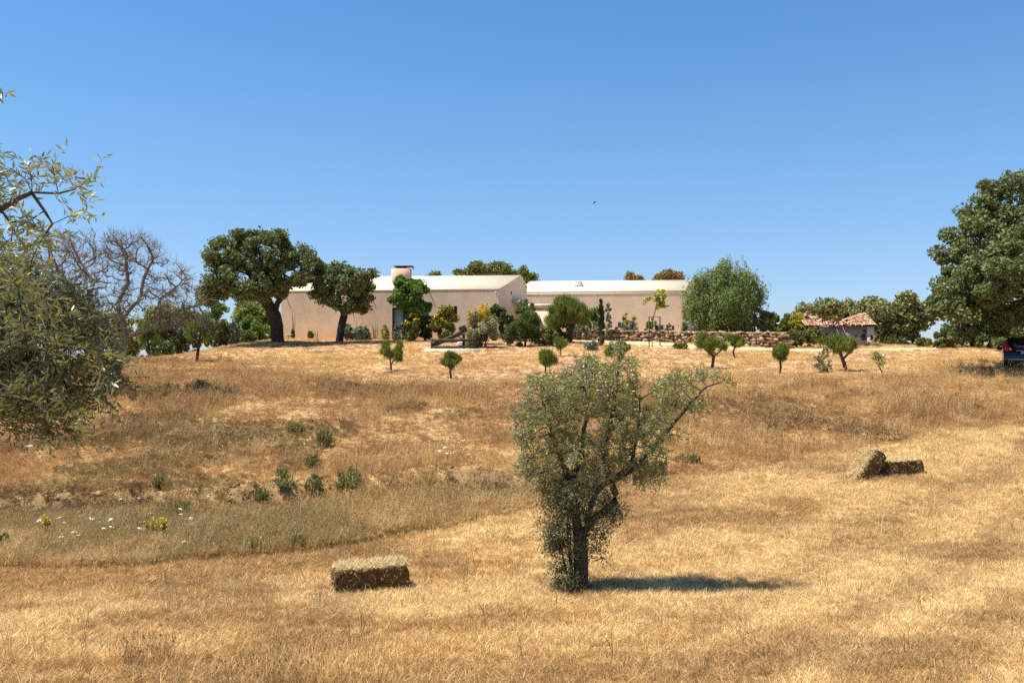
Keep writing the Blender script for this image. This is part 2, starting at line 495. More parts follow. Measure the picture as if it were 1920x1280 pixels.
m, nt, b = newmat('dry_ground')
b.inputs['Roughness'].default_value = .95
b.inputs['Specular IOR Level'].default_value = .1
ta = nt.nodes.new('ShaderNodeAttribute'); ta.attribute_name = 'tone'
n1_ = noise(nt, 7, 6, .75)
n2_ = noise(nt, 55, 4, .7)
mxv = nt.nodes.new('ShaderNodeMath'); mxv.operation = 'ADD'
nt.links.new(n1_.outputs['Fac'], mxv.inputs[0]); nt.links.new(n2_.outputs['Fac'], mxv.inputs[1])
rr = ramp(nt, [(.36, (.48, .44, .40)), (.5, (.92, .9, .88)), (.66, (1.28, 1.25, 1.2))])
hv = nt.nodes.new('ShaderNodeMath'); hv.operation = 'MULTIPLY'; hv.inputs[1].default_value = .5
nt.links.new(mxv.outputs[0], hv.inputs[0]); nt.links.new(hv.outputs[0], rr.inputs[0])
mm = nt.nodes.new('ShaderNodeMix'); mm.data_type = 'RGBA'; mm.blend_type = 'MULTIPLY'; mm.inputs['Factor'].default_value = 1
nt.links.new(ta.outputs['Color'], mm.inputs['A']); nt.links.new(rr.outputs[0], mm.inputs['B'])
nt.links.new(mm.outputs['Result'], b.inputs['Base Color'])
bp = nt.nodes.new('ShaderNodeBump'); bp.inputs['Strength'].default_value, bp.inputs['Distance'].default_value = .7, .04
nt.links.new(hv.outputs[0], bp.inputs['Height']); nt.links.new(bp.outputs[0], b.inputs['Normal'])
M['dry_ground'] = m

def axis(segs):
    out = []
    for a, c, st in segs:
        out += list(np.arange(a, c, st))
    return np.array(out)
geo = lambda a, c, n: list(np.geomspace(a, c, n))
xs = np.array([-v for v in reversed(geo(46, 7000, 22))] + list(axis([(-45, -15, .5), (-15, 15, .16), (15, 45, .5)])) + geo(45, 7000, 22))
ys = np.array([-v for v in reversed(geo(6, 4000, 16))] + list(axis([(-5, 5, .5), (5, 26, .13), (26, 62, .3), (62, 110, 1.0)])) + geo(110, 9000, 26))
XX, YY = np.meshgrid(xs, ys)
ZZ = H(XX.ravel(), YY.ravel())
nx, ny = len(xs), len(ys)
ii = (np.arange(ny - 1)[:, None] * nx + np.arange(nx - 1)[None, :]).ravel()
gm = np_mesh('ground', np.stack([XX.ravel(), YY.ravel(), ZZ], 1), [np.stack([ii, ii + 1, ii + nx + 1, ii + nx], 1)], col=tone(XX.ravel(), YY.ravel()), smooth=True)
tag(obj('ground', gm, None, M['dry_ground']), kind='structure')

# the sandy track in front of the stone wall
M['track_sand'] = plain('track_sand', (.44, .31, .17), (.60, .44, .25), 1.6, .95, .5)
def drape(name, cx, half, m, lift=.03):
    L = np.linspace(0, 1, 140)
    C = np.stack([np.interp(L, np.linspace(0, 1, len(cx)), [p[k] for p in cx]) for k in (0, 1)], 1)
    hw = np.interp(L, np.linspace(0, 1, len(half)), half)
    t = np.gradient(C, axis=0); t /= np.linalg.norm(t, axis=1, keepdims=True)
    nrm = np.stack([-t[:, 1], t[:, 0]], 1)
    q = np.linspace(-1, 1, 9)
    j = 1 + .35 * (fbm(L * 30, L * 0, 77, 3) - .5)
    P = C[:, None, :] + nrm[:, None, :] * (q[None, :, None] * (hw * j)[:, None, None])
    X, Y = P[..., 0].ravel(), P[..., 1].ravel()
    Z = H(X, Y) + lift - .05 * (np.abs(np.tile(q, len(L))) > .95)
    i = (np.arange(len(L) - 1)[:, None] * 9 + np.arange(8)[None, :]).ravel()
    me = np_mesh(name, np.stack([X, Y, Z], 1), [np.stack([i, i + 9, i + 10, i + 1], 1)], smooth=True)
    return tag(obj(name, me, None, m), kind='structure')
trk = [at(1075, 637, 56), at(1200, 640, 55), at(1330, 652), at(1480, 657), at(1620, 656), at(1760, 655, 52)]
drape('path', [(p.x, p.y) for p in trk], [.9, 1.6, 1.2, .6, .8, .6], M['track_sand'])

# ------------------------------------------------------------------ plants
def rand_dir(n, rng):
    v = rng.normal(size=(n, 3))
    return v / np.linalg.norm(v, axis=1, keepdims=True)

def leaf_quads(C, Dv, L, Wd, rng, flat=None):
    """rhombic leaves: centre C, direction Dv, length L, width Wd"""
    n = len(C)
    Dv = Dv / np.maximum(np.linalg.norm(Dv, axis=1, keepdims=True), 1e-9)
    q = rand_dir(n, rng) if flat is None else flat
    Sd = np.cross(Dv, q)
    Sd /= np.maximum(np.linalg.norm(Sd, axis=1, keepdims=True), 1e-9)
    L = np.asarray(L)[:, None] if np.ndim(L) else L
    Wd = np.asarray(Wd)[:, None] if np.ndim(Wd) else Wd
    V = np.stack([C - Dv * L / 2, C + Sd * Wd / 2, C + Dv * L / 2, C - Sd * Wd / 2], 1).reshape(-1, 3)
    return V, np.arange(n * 4).reshape(-1, 4)

def leaf_obj(name, C, Dv, L, Wd, rnd, m, parent, rng, flat=None):
    V, F = leaf_quads(C, Dv, L, Wd, rng, flat)
    return obj(name, np_mesh(name, V, [F], np.repeat(rnd, 4)), parent, m)

def ell_points(ells, n, rng, shell=.0):
    vol = np.array([e[1][0] * e[1][1] * e[1][2] for e in ells]) ** .8
    k = rng.choice(len(ells), n, p=vol / vol.sum())
    r = rng.random(n) ** (1 / 3.0)
    r = shell + (1 - shell) * r if shell else r
    d = rand_dir(n, rng)
    c = np.array([e[0] for e in ells])[k]
    s = np.array([e[1] for e in ells])[k]
    return c + d * r[:, None] * s

def colonize(nodes, par, A, step, infl, kill, rng, jitter=.25, iters=90, droop=0.0):
    nodes, par = [np.array(p, float) for p in nodes], list(par)
    A = np.array(A)
    best = np.full(len(A), 1e9); who = np.zeros(len(A), int); seen = 0
    for it in range(iters):
        for k in range(seen, len(nodes)):
            d = np.linalg.norm(A - nodes[k], axis=1)
            w = d < best
            best[w] = d[w]; who[w] = k
        seen = len(nodes)
        keep = best > kill
        A, best, who = A[keep], best[keep], who[keep]
        if not len(A): break
        act = best < infl
        if not act.any(): infl *= 1.5; continue
        new = 0
        for k in np.unique(who[act]):
            s = A[act & (who == k)] - nodes[k]
            v = (s / np.linalg.norm(s, axis=1, keepdims=True)).sum(0) + rng.normal(size=3) * jitter + np.array([0, 0, -droop])
            v /= max(np.linalg.norm(v), 1e-9)
            p = nodes[k] + v * step
            nodes.append(p); par.append(int(k)); new += 1
        if not new or len(nodes) > 6000: break
    return np.array(nodes), np.array(par)

def skeleton_mesh(N, P, r_trunk, r_tip, n_thick=8, power=.55, flare=0.0):
    n = len(N)
    cnt = np.zeros(n); kids = [[] for _ in range(n)]
    for i in range(n - 1, -1, -1):
        if P[i] >= 0: kids[P[i]].append(i)
    for i in range(n - 1, -1, -1):
        if not kids[i]: cnt[i] = 1
        if P[i] >= 0: cnt[P[i]] += cnt[i]
    tot = max(cnt.max(), 2)
    rad = r_tip + (r_trunk - r_tip) * ((cnt - 1) / (tot - 1)) ** power
    Vs, Fs, off = [], [], 0
    stack = [(0, None)]
    while stack:
        i, pa = stack.pop()
        chain = [pa, i] if pa is not None else [i]
        while kids[i]:
            ks = sorted(kids[i], key=lambda k: -cnt[k])
            for o in ks[1:]: stack.append((o, i))
            i = ks[0]; chain.append(i)
        if len(chain) < 2: continue
        pts = N[chain]
        rr = rad[chain].copy()
        if pa is not None: rr[0] = rr[1]
        if pa is None and flare: rr[0] *= 1 + flare
        sides = n_thick if rr.max() > r_trunk * .3 else (5 if rr.max() > r_trunk * .1 else 3)
        V, F = tube_arrays(pts, rr, sides)
        Vs.append(V); Fs.append(F + off); off += len(V)
    return np.concatenate(Vs), np.concatenate(Fs), cnt, kids, rad

def to_local(base, ells, D):
    s = D / FPX
    q = camera_px(base)
    out = []
    for e in ells:
        cx, cy, rx, ry = e[:4]
        dy = e[4] if len(e) > 4 else 0.0
        rd = e[5] if len(e) > 5 else max(min(rx, ry * 1.4), .6 * rx) * s
        s2 = (D + dy) / FPX
        c = pt(cx, cy, D + dy) - base
        out.append((np.array(c), np.array((rx * s2, rd, ry * s2))))
    return out

def camera_px(p):
    d = p.y * CP + (p.z - CZ) * SP
    return 960 + FPX * p.x / d, 640 - FPX * (-(p.y) * SP + (p.z - CZ) * CP) / d

def line_local(base, pxs, D):
    """a trunk line given as (px, py[, depth offset])"""
    out = []
    for p in pxs:
        dd = p[2] if len(p) > 2 else 0
        out.append(np.array(pt(p[0], p[1], D + dd) - base))
    return out

def densify(pts, step):
    out = [np.array(pts[0])]
    for a, c in zip(pts[:-1], pts[1:]):
        k = max(1, int(np.linalg.norm(np.array(c) - a) / step))
        for i in range(1, k + 1): out.append(np.array(a) + (np.array(c) - a) * i / k)
    return out

def tree(name, label, cat, base, crown, limbs, leaf, bark='bark', n_attr=260, leaves=14000, L=.18, Wd=.11, r_trunk=.22, r_tip=.012,
         clump=.34, step=None, seed=1, group=None, bias=(0, 0, .3), out_w=.5, mode='clump', sprig=(.2, 10), jitter=.25, droop=0.0,
         up_rnd=0.0, twigs=None, shell=.25, thing_obj=None, squash=.75, power=.55):
    """base: ground point; crown: ellipses in photo pixels; limbs: pixel polylines, the first the trunk"""
    rng = np.random.default_rng(seed)
    D = base.y
    root = thing_obj or thing(name, label, cat, base, group)
    ells = to_local(base, crown, D)
    size = max(e[1].max() for e in ells)
    step = step or max(.08, size * .11)
    nodes, par = [], []
    for li, l in enumerate(limbs):
        P = line_local(base, l, D)
        if li == 0: P[0] = np.array((P[0][0], 0.0, -.12))
        P = densify(P, step)
        if li == 0:
            for k, p in enumerate(P): nodes.append(p); par.append(k - 1)
        else:
            j = int(np.argmin(np.linalg.norm(np.array(nodes) - P[0], axis=1)))
            for k, p in enumerate(P):
                nodes.append(p + (0 if k == 0 else rng.normal(size=3) * step * .08)); par.append(j); j = len(nodes) - 1
    A = ell_points(ells, n_attr, rng, shell)
    N, P = colonize(nodes, par, A, step, size * .9, step * 1.3, rng, jitter, droop=droop)
    V, F, cnt, kids, rad = skeleton_mesh(N, P, r_trunk, r_tip, flare=.35, power=power)
    obj('trunk', np_mesh('trunk', V, [F], smooth=True), root, M[bark])
    tips = np.nonzero(cnt <= (2 if mode != 'clump' else 3))[0]
    tips = tips[N[tips][:, 2] > .05]
    cen = np.mean([e[0] for e in ells], 0)
    if mode == 'clump':
        # leaves gather in clumps around the twigs, a few clumps dense and many loose
        w = rng.gamma(1.6, 1, len(tips)); w /= w.sum()
        k = rng.choice(len(tips), leaves, p=w)
        cr = rng.random(len(tips))
        o = rand_dir(leaves, rng) * (rng.random(leaves) ** .45)[:, None] * clump * (.6 + .8 * cr[k])[:, None]
        o[:, 2] *= squash
        C = N[tips][k] + o
        Dv = rand_dir(leaves, rng) + np.array(bias) + out_w * o / clump
        rnd = np.clip(.25 * cr[k] + .55 * rng.random(leaves) + .22 + .0 * o[:, 2], 0, 1)
        sc = .65 + .7 * rng.random(leaves)
        leaf_obj('crown', C, Dv, L * sc, Wd * sc, rnd, M[leaf], root, rng)
    elif mode == 'sprig':
        # twigs with paired leaves
        sl, nl = sprig
        per = max(1, int(leaves / (len(tips) * nl)))
        T = np.repeat(tips, per)
        n = len(T)
        d0 = N[T] - N[np.maximum(P[T], 0)]
        d0 /= np.maximum(np.linalg.norm(d0, axis=1, keepdims=True), 1e-9)
        d = d0 * .6 + rand_dir(n, rng) * .9 + np.array(bias)
        d /= np.linalg.norm(d, axis=1, keepdims=True)
        ln = sl * (.6 + .8 * rng.random(n))
        st = N[T] + rand_dir(n, rng) * .02
        t = (np.arange(nl) + .6) / nl
        C = st[:, None, :] + d[:, None, :] * (ln[:, None] * t[None, :])[..., None]
        sag = np.zeros_like(C); sag[..., 2] = -(t ** 2)[None, :] * ln[:, None] * .25
        C = (C + sag).reshape(-1, 3)
        dd = np.repeat(d, nl, 0)
        Dv = dd * .75 + rand_dir(len(C), rng) * .85
        Dv /= np.linalg.norm(Dv, axis=1, keepdims=True)
        sc = .7 + .6 * rng.random(len(C))
        C = C + Dv * L * sc[:, None] * .5
        rnd = np.clip(.25 * np.repeat(rng.random(n), nl) + .75 * rng.random(len(C)), 0, 1)
        # a leaf's upper face looks up
        q = np.array([0, 0, 1.0])[None, :] + rand_dir(len(C), rng) * .75
        leaf_obj('crown', C, Dv, L * sc, Wd * sc, rnd, M[leaf], root, rng, flat=np.cross(Dv, q))
        e = st + d * ln[:, None]; e[:, 2] -= ln * .25
        mid = (st + d * ln[:, None] * .5); mid[:, 2] -= ln * .06
        Vt, Ft, o_ = [], [], 0
        for a_, b_, c_ in ((st, mid, .004), (mid, e, .0028)):
            dv = b_ - a_; ll = np.linalg.norm(dv, axis=1)
            V1, F1 = leaf_quads((a_ + b_) / 2, dv, ll * 1.05, np.full(n, c_ * (1.6 if D > 8 else 1)), rng)
            V1b = V1.reshape(n, 4, 3)
            Vt.append(V1); Ft.append(F1 + o_); o_ += len(V1)
        obj('twig', np_mesh('twig', np.concatenate(Vt), Ft, np.full(o_, .3)), root, M['twig'])
    elif mode == 'needle':
        per = max(1, leaves // len(tips))
        T = np.repeat(tips, per); n = len(T)
        o = rng.normal(size=(n, 3)) * clump * .5
        C = N[T] + o
        Dv = rand_dir(n, rng) * .75 + np.array(bias) + .35 * (C - cen) / size
        rnd = np.clip(.35 * rng.random(len(N))[T] + .5 * rng.random(n) + .12, 0, 1)
        leaf_obj('crown', C, Dv, L * (.6 + .8 * rng.random(n)), Wd, rnd, M[leaf], root, rng)
    elif mode == 'bare':
        per = twigs or 6
        T = np.repeat(np.nonzero(cnt <= 6)[0], per); n = len(T)
        st = N[T] + rand_dir(n, rng) * .03
        d = rand_dir(n, rng) + np.array(bias) + .5 * (N[T] - cen) / size
        d /= np.linalg.norm(d, axis=1, keepdims=True)
        ln = L * (.4 + 1.1 * rng.random(n))
        leaf_obj('twig', st + d * ln[:, None] * .5, d, ln, Wd, rng.random(n), M['twig'], root, rng)
    elif mode == 'droop':
        # long hanging strands of small leaflets
        sl, nl = sprig
        per = max(1, int(leaves / (len(tips) * nl)))
        T = np.repeat(tips, per); n = len(T)
        st = N[T] + rng.normal(size=(n, 3)) * clump * .5
        hd = rand_dir(n, rng); hd[:, 2] = 0
        ln = sl * (.4 + 1.0 * rng.random(n))
        t = (np.arange(nl) + .5) / nl
        C = st[:, None, :] + np.stack([hd[:, 0:1] * .35 * t, hd[:, 1:2] * .35 * t, -1.0 * t[None, :] ** 1.3 * np.ones((n, 1))], -1) * ln[:, None, None]
        C = C.reshape(-1, 3)
        C = C + rng.normal(size=C.shape) * .07
        Dv = rand_dir(len(C), rng) * .8 + np.array((0, 0, -.8))
        rnd = np.clip(.4 * np.repeat(rng.random(n), nl) + .45 * rng.random(len(C)) + .1, 0, 1)
        leaf_obj('crown', C, Dv, L * (.6 + .8 * rng.random(len(C))), Wd, rnd, M[leaf], root, rng)
    return root

def bush(name, label, cat, base, ells, leaf, leaves=2500, L=.12, Wd=.07, seed=1, group=None, bias=(0, 0, .4), clumps=40, clump=.28, bloom=None, stems=7, stem_m='bark', shell=.45, part='foliage'):
    rng = np.random.default_rng(seed)
    D = base.y
    root = thing(name, label, cat, base, group)
    E = to_local(base, ells, D)
    zmin = min(c[2] - r[2] for c, r in E)
    if zmin > 0:                         # foliage reaches the ground
        for c, r in E:
            if c[2] - r[2] < zmin + .35: c[2] -= zmin / 2; r[2] += zmin / 2
    leaves = int(leaves * 1.3)
    cc = ell_points(E, clumps, rng, shell)
    cc[:, 2] = np.maximum(cc[:, 2], .08)
    size = max(e[1][0] for e in E)
    k = rng.integers(0, clumps, leaves)
    cr = rng.random(clumps)
    o = rand_dir(leaves, rng) * (rng.random(leaves) ** .5)[:, None] * clump * size * (.6 + .9 * cr[k])[:, None]
    C = cc[k] + o
    C[:, 2] = np.maximum(C[:, 2], .02 + .1 * rng.random(leaves))
    Dv = rand_dir(leaves, rng) * .9 + np.array(bias) + .5 * o / (clump * size)
    rnd = np.clip(.3 * cr[k] + .5 * rng.random(leaves) + .2, 0, 1)
    sc = .6 + .8 * rng.random(leaves)
    leaf_obj(part, C, Dv, L * sc, Wd * sc, rnd, M[leaf], root, rng)
    mb = MB()
    for i in range(stems):
        t = cc[rng.integers(0, clumps)]
        f = np.array((t[0] * .15, t[1] * .15, -.08))
        mb.tube([f, f * .5 + t * .5 + rng.normal(size=3) * .05 * size, t], np.array([.035, .022, .009]) * max(size, .35), 5)
    mb.build('stem', M[stem_m], root, True)
    if bloom:
        nb, bm, top = bloom
        sel = C[:, 2] > np.quantile(C[:, 2], top)
        idx = rng.choice(np.nonzero(sel)[0], nb)
        tag(leaf_obj('bloom', C[idx] + rng.normal(size=(nb, 3)) * .05 + np.array((0, -.04, .05)), rand_dir(nb, rng) + np.array((0, 0, .8)), L * .9 * (.6 + .7 * rng.random(nb)), Wd * 1.1, rng.random(nb), M[bm], root, rng), kind='stuff')
    return root

# ------------------------------------------------------------------ the farmhouse
def farmhouse():
    A = np.array
    base = Vector((-8.6, 60, zg(-8.6, 60)))
    root = thing('farmhouse', 'long low pinkish beige farmhouse with cream roofs and a squat chimney on the hilltop', 'house', base)
    o = A(base)
    zf = zg(-8, 60) - .9
    def quad_wall(mb, p0, p1, z0, z1a, z1b=None):
        z1b = z1a if z1b is None else z1b
        mb.add([(*p0, z0) - o, (*p1, z0) - o, (*p1, z1b) - o, (*p0, z1a) - o], [(0, 1, 2, 3)])
    # left wing plan (skewed), front wall with two openings
    FL, FR = A(pt(527, 600, 60.5))[:2], A(pt(935, 600, 59.2))[:2]
    dv = A((2.055, 5.4))
    BL, BR = FL + dv, FR + dv
    RL, RR = FL + dv * .738, FR + dv * .738
    ze, zr, zb = CZ + 4.70, CZ + 6.02, CZ + 5.33
    def onfront(px):
        a = (px - 960) / FPX
        # intersection of the sight line with the front wall
        d = FR - FL
        t = (a * FL[1] / 1.0 - FL[0]) / (d[0] - a * d[1])
        return t
    mb = MB()
    ops = [(735, 779, CZ + .9, pt(757, 577, 60).z), (831, 857, pt(840, 604, 59.6).z, pt(840, 574, 59.6).z)]
    ts = [0]
    for a_, c_, z0, z1 in ops:
        t0, t1 = onfront(a_), onfront(c_)
        P = lambda t: FL + (FR - FL) * t
        quad_wall(mb, P(ts[-1]), P(t0), zf, ze)
        quad_wall(mb, P(t0), P(t1), z1, ze)
        quad_wall(mb, P(t0), P(t1), zf, z0)
        n = A((.0, .28))
        for (q0, q1) in ((t0, t0), (t1, t1)):          # reveals
            mb.add([(*P(q0), z0) - o, (*(P(q0) + n), z0) - o, (*(P(q0) + n), z1) - o, (*P(q0), z1) - o], [(0, 1, 2, 3)])
        mb.add([(*P(t0), z1) - o, (*P(t1), z1) - o, (*(P(t1) + n), z1) - o, (*(P(t0) + n), z1) - o], [(0, 1, 2, 3)])
        mb.add([(*P(t0), z0) - o, (*P(t1), z0) - o, (*(P(t1) + n), z0) - o, (*(P(t0) + n), z0) - o], [(0, 1, 2, 3)])
        ts.append(t1)
    quad_wall(mb, P(ts[-1]), FR, zf, ze)
    quad_wall(mb, FR, RR, zf, ze, zr); quad_wall(mb, RR, BR, zf, zr, zb)
    quad_wall(mb, BR, BL, zf, zb); quad_wall(mb, BL, RL, zf, zb, zr); quad_wall(mb, RL, FL, zf, zr, ze)
    mb.build('wall', M['plaster'], root)
    # glazing and frames
    for k, (a_, c_, z0, z1) in enumerate(ops):
        t0, t1 = onfront(a_), onfront(c_)
        p0, p1 = FL + (FR - FL) * t0 + A((0, .22)), FL + (FR - FL) * t1 + A((0, .22))
        c = (p0 + p1) / 2; w = np.linalg.norm(p1 - p0); hz = (z0 + z1) / 2; hh = z1 - z0
        rz = math.atan2((p1 - p0)[1], (p1 - p0)[0])
        f = MB()
        fr = .07
        L_ = lambda dx, dz: A((c[0] + dx * math.cos(rz), c[1] + dx * math.sin(rz), hz + dz)) - o
        for s in (-1, 1):
            f.box(L_(s * (w / 2 - fr / 2), 0), (fr, .08, hh), rz)
            f.box(L_(0, s * (hh / 2 - fr / 2)), (w - 2 * fr, .08, fr), rz)
        f.box(L_(0, 0), (fr * .8, .078, hh - 2 * fr), rz)
        fo = f.build('glass_door' if k == 0 else 'window', M['black_metal'] if k == 0 else M['dark_wood'], root)
        for s in (-1, 1):
            MB().box(L_(s * w / 4, 0) + A((0, .02, 0)), (w / 2 - fr * 1.5, .02, hh - 2 * fr), rz).build('pane', M['pale_glass'] if k == 0 else M['dark_glass'], fo)
        if k == 1:
            lv = MB()
            for q in range(5):
                lv.box(L_(0, hh / 2 - .12 - q * .07) - A((0, .1, 0)), (w - .02, .03, .045), rz)
            lv.build('louvre', M['dark_wood'], fo)
    # roofs: slabs standing 6 cm proud of the walls
    def slope(name, e0, e1, r0, r1, m, th=.14):
        e0, e1, r0, r1 = [A(p, float) for p in (e0, e1, r0, r1)]
        n = np.cross(e1 - e0, r0 - e0); n /= np.linalg.norm(n)
        if n[2] < 0: n = -n
        return MB().prism([e0 - o, e1 - o, r1 - o, r0 - o], (0, 0, th)).build(name, m, root)
    ux = (FR - FL) / np.linalg.norm(FR - FL)
    un = A((-ux[1], ux[0]))
    F0, F1 = FL - ux * .04 - un * .012, FR + ux * .04 - un * .012
    R0, R1 = RL - ux * .04, RR + ux * .04
    B0, B1 = BL - ux * .04 + un * .06, BR + ux * .04 + un * .06
    slope('roof', (*F0, ze + .015), (*F1, ze + .015), (*R0, zr + .02), (*R1, zr + .02), M['roof_coat'])
    slope('roof', (*B0, zb + .0), (*B1, zb + .0), (*(R0 + un * .01), zr + .015), (*(R1 + un * .01), zr + .015), M['roof_coat'])
    # right wing, set back
    f0, f1 = A((.35, 66.2)), A((13.15, 65.0))
    d2 = A((2.3, 6.2))
    b0, b1 = f0 + d2, f1 + d2
    g0, g1 = f0 + d2 * .5, f1 + d2 * .5
    we, wr = CZ + 5.06, CZ + 6.12
    mb = MB()
    quad_wall(mb, f0, f1, zf, we); quad_wall(mb, f1, g1, zf, we, wr); quad_wall(mb, g1, b1, zf, wr, we)
    quad_wall(mb, b1, b0, zf, we); quad_wall(mb, b0, g0, zf, we, wr); quad_wall(mb, g0, f0, zf, wr, we)
    mb.build('wall', M['plaster'], root)
    vx = (f1 - f0) / np.linalg.norm(f1 - f0); vn = A((-vx[1], vx[0]))
    slope('roof', (*(f0 - vn * .012), we + .012), (*(f1 + vx * .05 - vn * .012), we + .012), (*g0, wr + .02), (*(g1 + vx * .05), wr + .02), M['roof_coat'])
    slope('roof', (*(b0 + vn * .07), we + .012), (*(b1 + vx * .05 + vn * .07), we + .012), (*(g0 + vn * .01), wr + .016), (*(g1 + vx * .05 + vn * .01), wr + .016), M['roof_coat'])
    # eave ledge of the right wing: a flat gutter strip
    gm_ = MB()
    c = (f0 + f1) / 2 + vn * .19
    gm_.box(A((*c, we - .06)) - o, (np.linalg.norm(f1 - f0), .42, .11), math.atan2(vx[1], vx[0]))
    gm_.build('gutter', M['roof_coat'], root)
    # skylight
    q = A(pt(1055, 537, 66.9))
    sk = A((*(f0 + (f1 - f0) * .335 + d2 * .27), we + (wr - we) * .54)) - o
    tilt = Matrix.Rotation(math.atan2(vx[1], vx[0]), 3, 'Z') @ Matrix.Rotation(math.atan2(wr - we, 3.2), 3, 'X')
    so = MB().box(sk + A((0, 0, .22)), (.66, .85, .26), M=tilt).build('skylight', M['plaster'], root)
    MB().box(sk + A((0, -.03, .36)), (.54, .70, .03), M=tilt).build('pane', M['pale_glass'], so)
    # chimney: a blunt block with a rounded left end, a flat steel cap on legs
    D = 62.2
    cl, cr_ = pt(738, 510, D).x, pt(770, 510, D).x
    z0, z1 = ze + .3, pt(750, 504.5, D).z
    th = np.linspace(math.pi / 2, math.pi * 1.5, 9)
    rr_ = .62
    loop = [(cr_, D - rr_), (cr_, D + rr_)] + [(cl + .28 + .45 * math.cos(t), D + rr_ * math.sin(t)) for t in th]
    ch = MB().prism([A((x, y, z0)) - o for x, y in loop], (0, 0, z1 - z0)).build('chimney', M['chimney_plaster'], root)
    cp = MB()
    cx = (cl + cr_) / 2 - .02
    cp.box(A((cx + .18, D, z1 + .175)) - o, (1.35, 1.1, .04))
    for sx in (-.5, .82):
        for sy in (-.42, .42):
            cp.tube([A((cx + sx, D + sy, z1 - .02)) - o, A((cx + sx, D + sy, z1 + .16)) - o], [.022, .022], 5)
    cp.build('chimney_cap', M['black_metal'], ch)
    MB().box(A((cx - .02, D, z1 + .07)) - o, (.72, .6, .16)).build('flue', M['dark_inside'], ch)
    # a small plastered vent low on the left part of the roof
    v = A(pt(569, 538, 61.6))
    MB().box(v - o + A((0, 0, -.05)), (.2, .3, .75)).build('roof_vent', M['plaster'], root)
    # rain spouts along the eaves
    for px in (534, 694, 806, 930):
        t = onfront(px); p = FL + (FR - FL) * t
        MB().tube([A((*(p + un * .04), ze - .1)) - o, A((*(p - un * .105), ze - .12)) - o], [.05, .05], 8).build('spout', M['roof_coat'], root)
    for t in (.155, .468, .985):
        p = f0 + (f1 - f0) * t
        MB().tube([A((*(p - vn * .1), we - .17)) - o, A((*(p - vn * .11), we - .2)) - o], [.05, .05], 8).build('spout', M['roof_coat'], root)
    # a narrow slot in the gable
    g = FR + dv * .42
    gd = dv / np.linalg.norm(dv); gn = A((gd[1], -gd[0]))
    MB().box(A((*(g + gn * .01), CZ + 4.72)) - o, (.13, .05, .26), math.atan2(gd[1], gd[0])).build('slot', M['dark_inside'], root)
    # porch between the wings: flat concrete slab, wall and steps in shade
    MB().box(A((2.25, 62.2, CZ + 3.72)) - o, (2.9, 4.6, .24), R(-7)).build('porch_roof', M['concrete'], root)
    MB().box(A((2.35, 64.9, CZ + 2.3)) - o, (2.6, .25, 2.55), R(-7)).build('porch_wall', M['plaster'], root)
    MB().box(A((1.35, 60.2, CZ + 2.3)) - o, (.24, .24, 2.6)).build('porch_post', M['plaster'], root)
    gd0 = FR + dv * .62
    MB().box(A((*(gd0 + gn * .32), CZ + 4.12)) - o, (2.0, .62, .2), math.atan2(gd[1], gd[0])).build('door_canopy', M['concrete'], root)
    # pale paving around its foot
    return root
farmhouse()

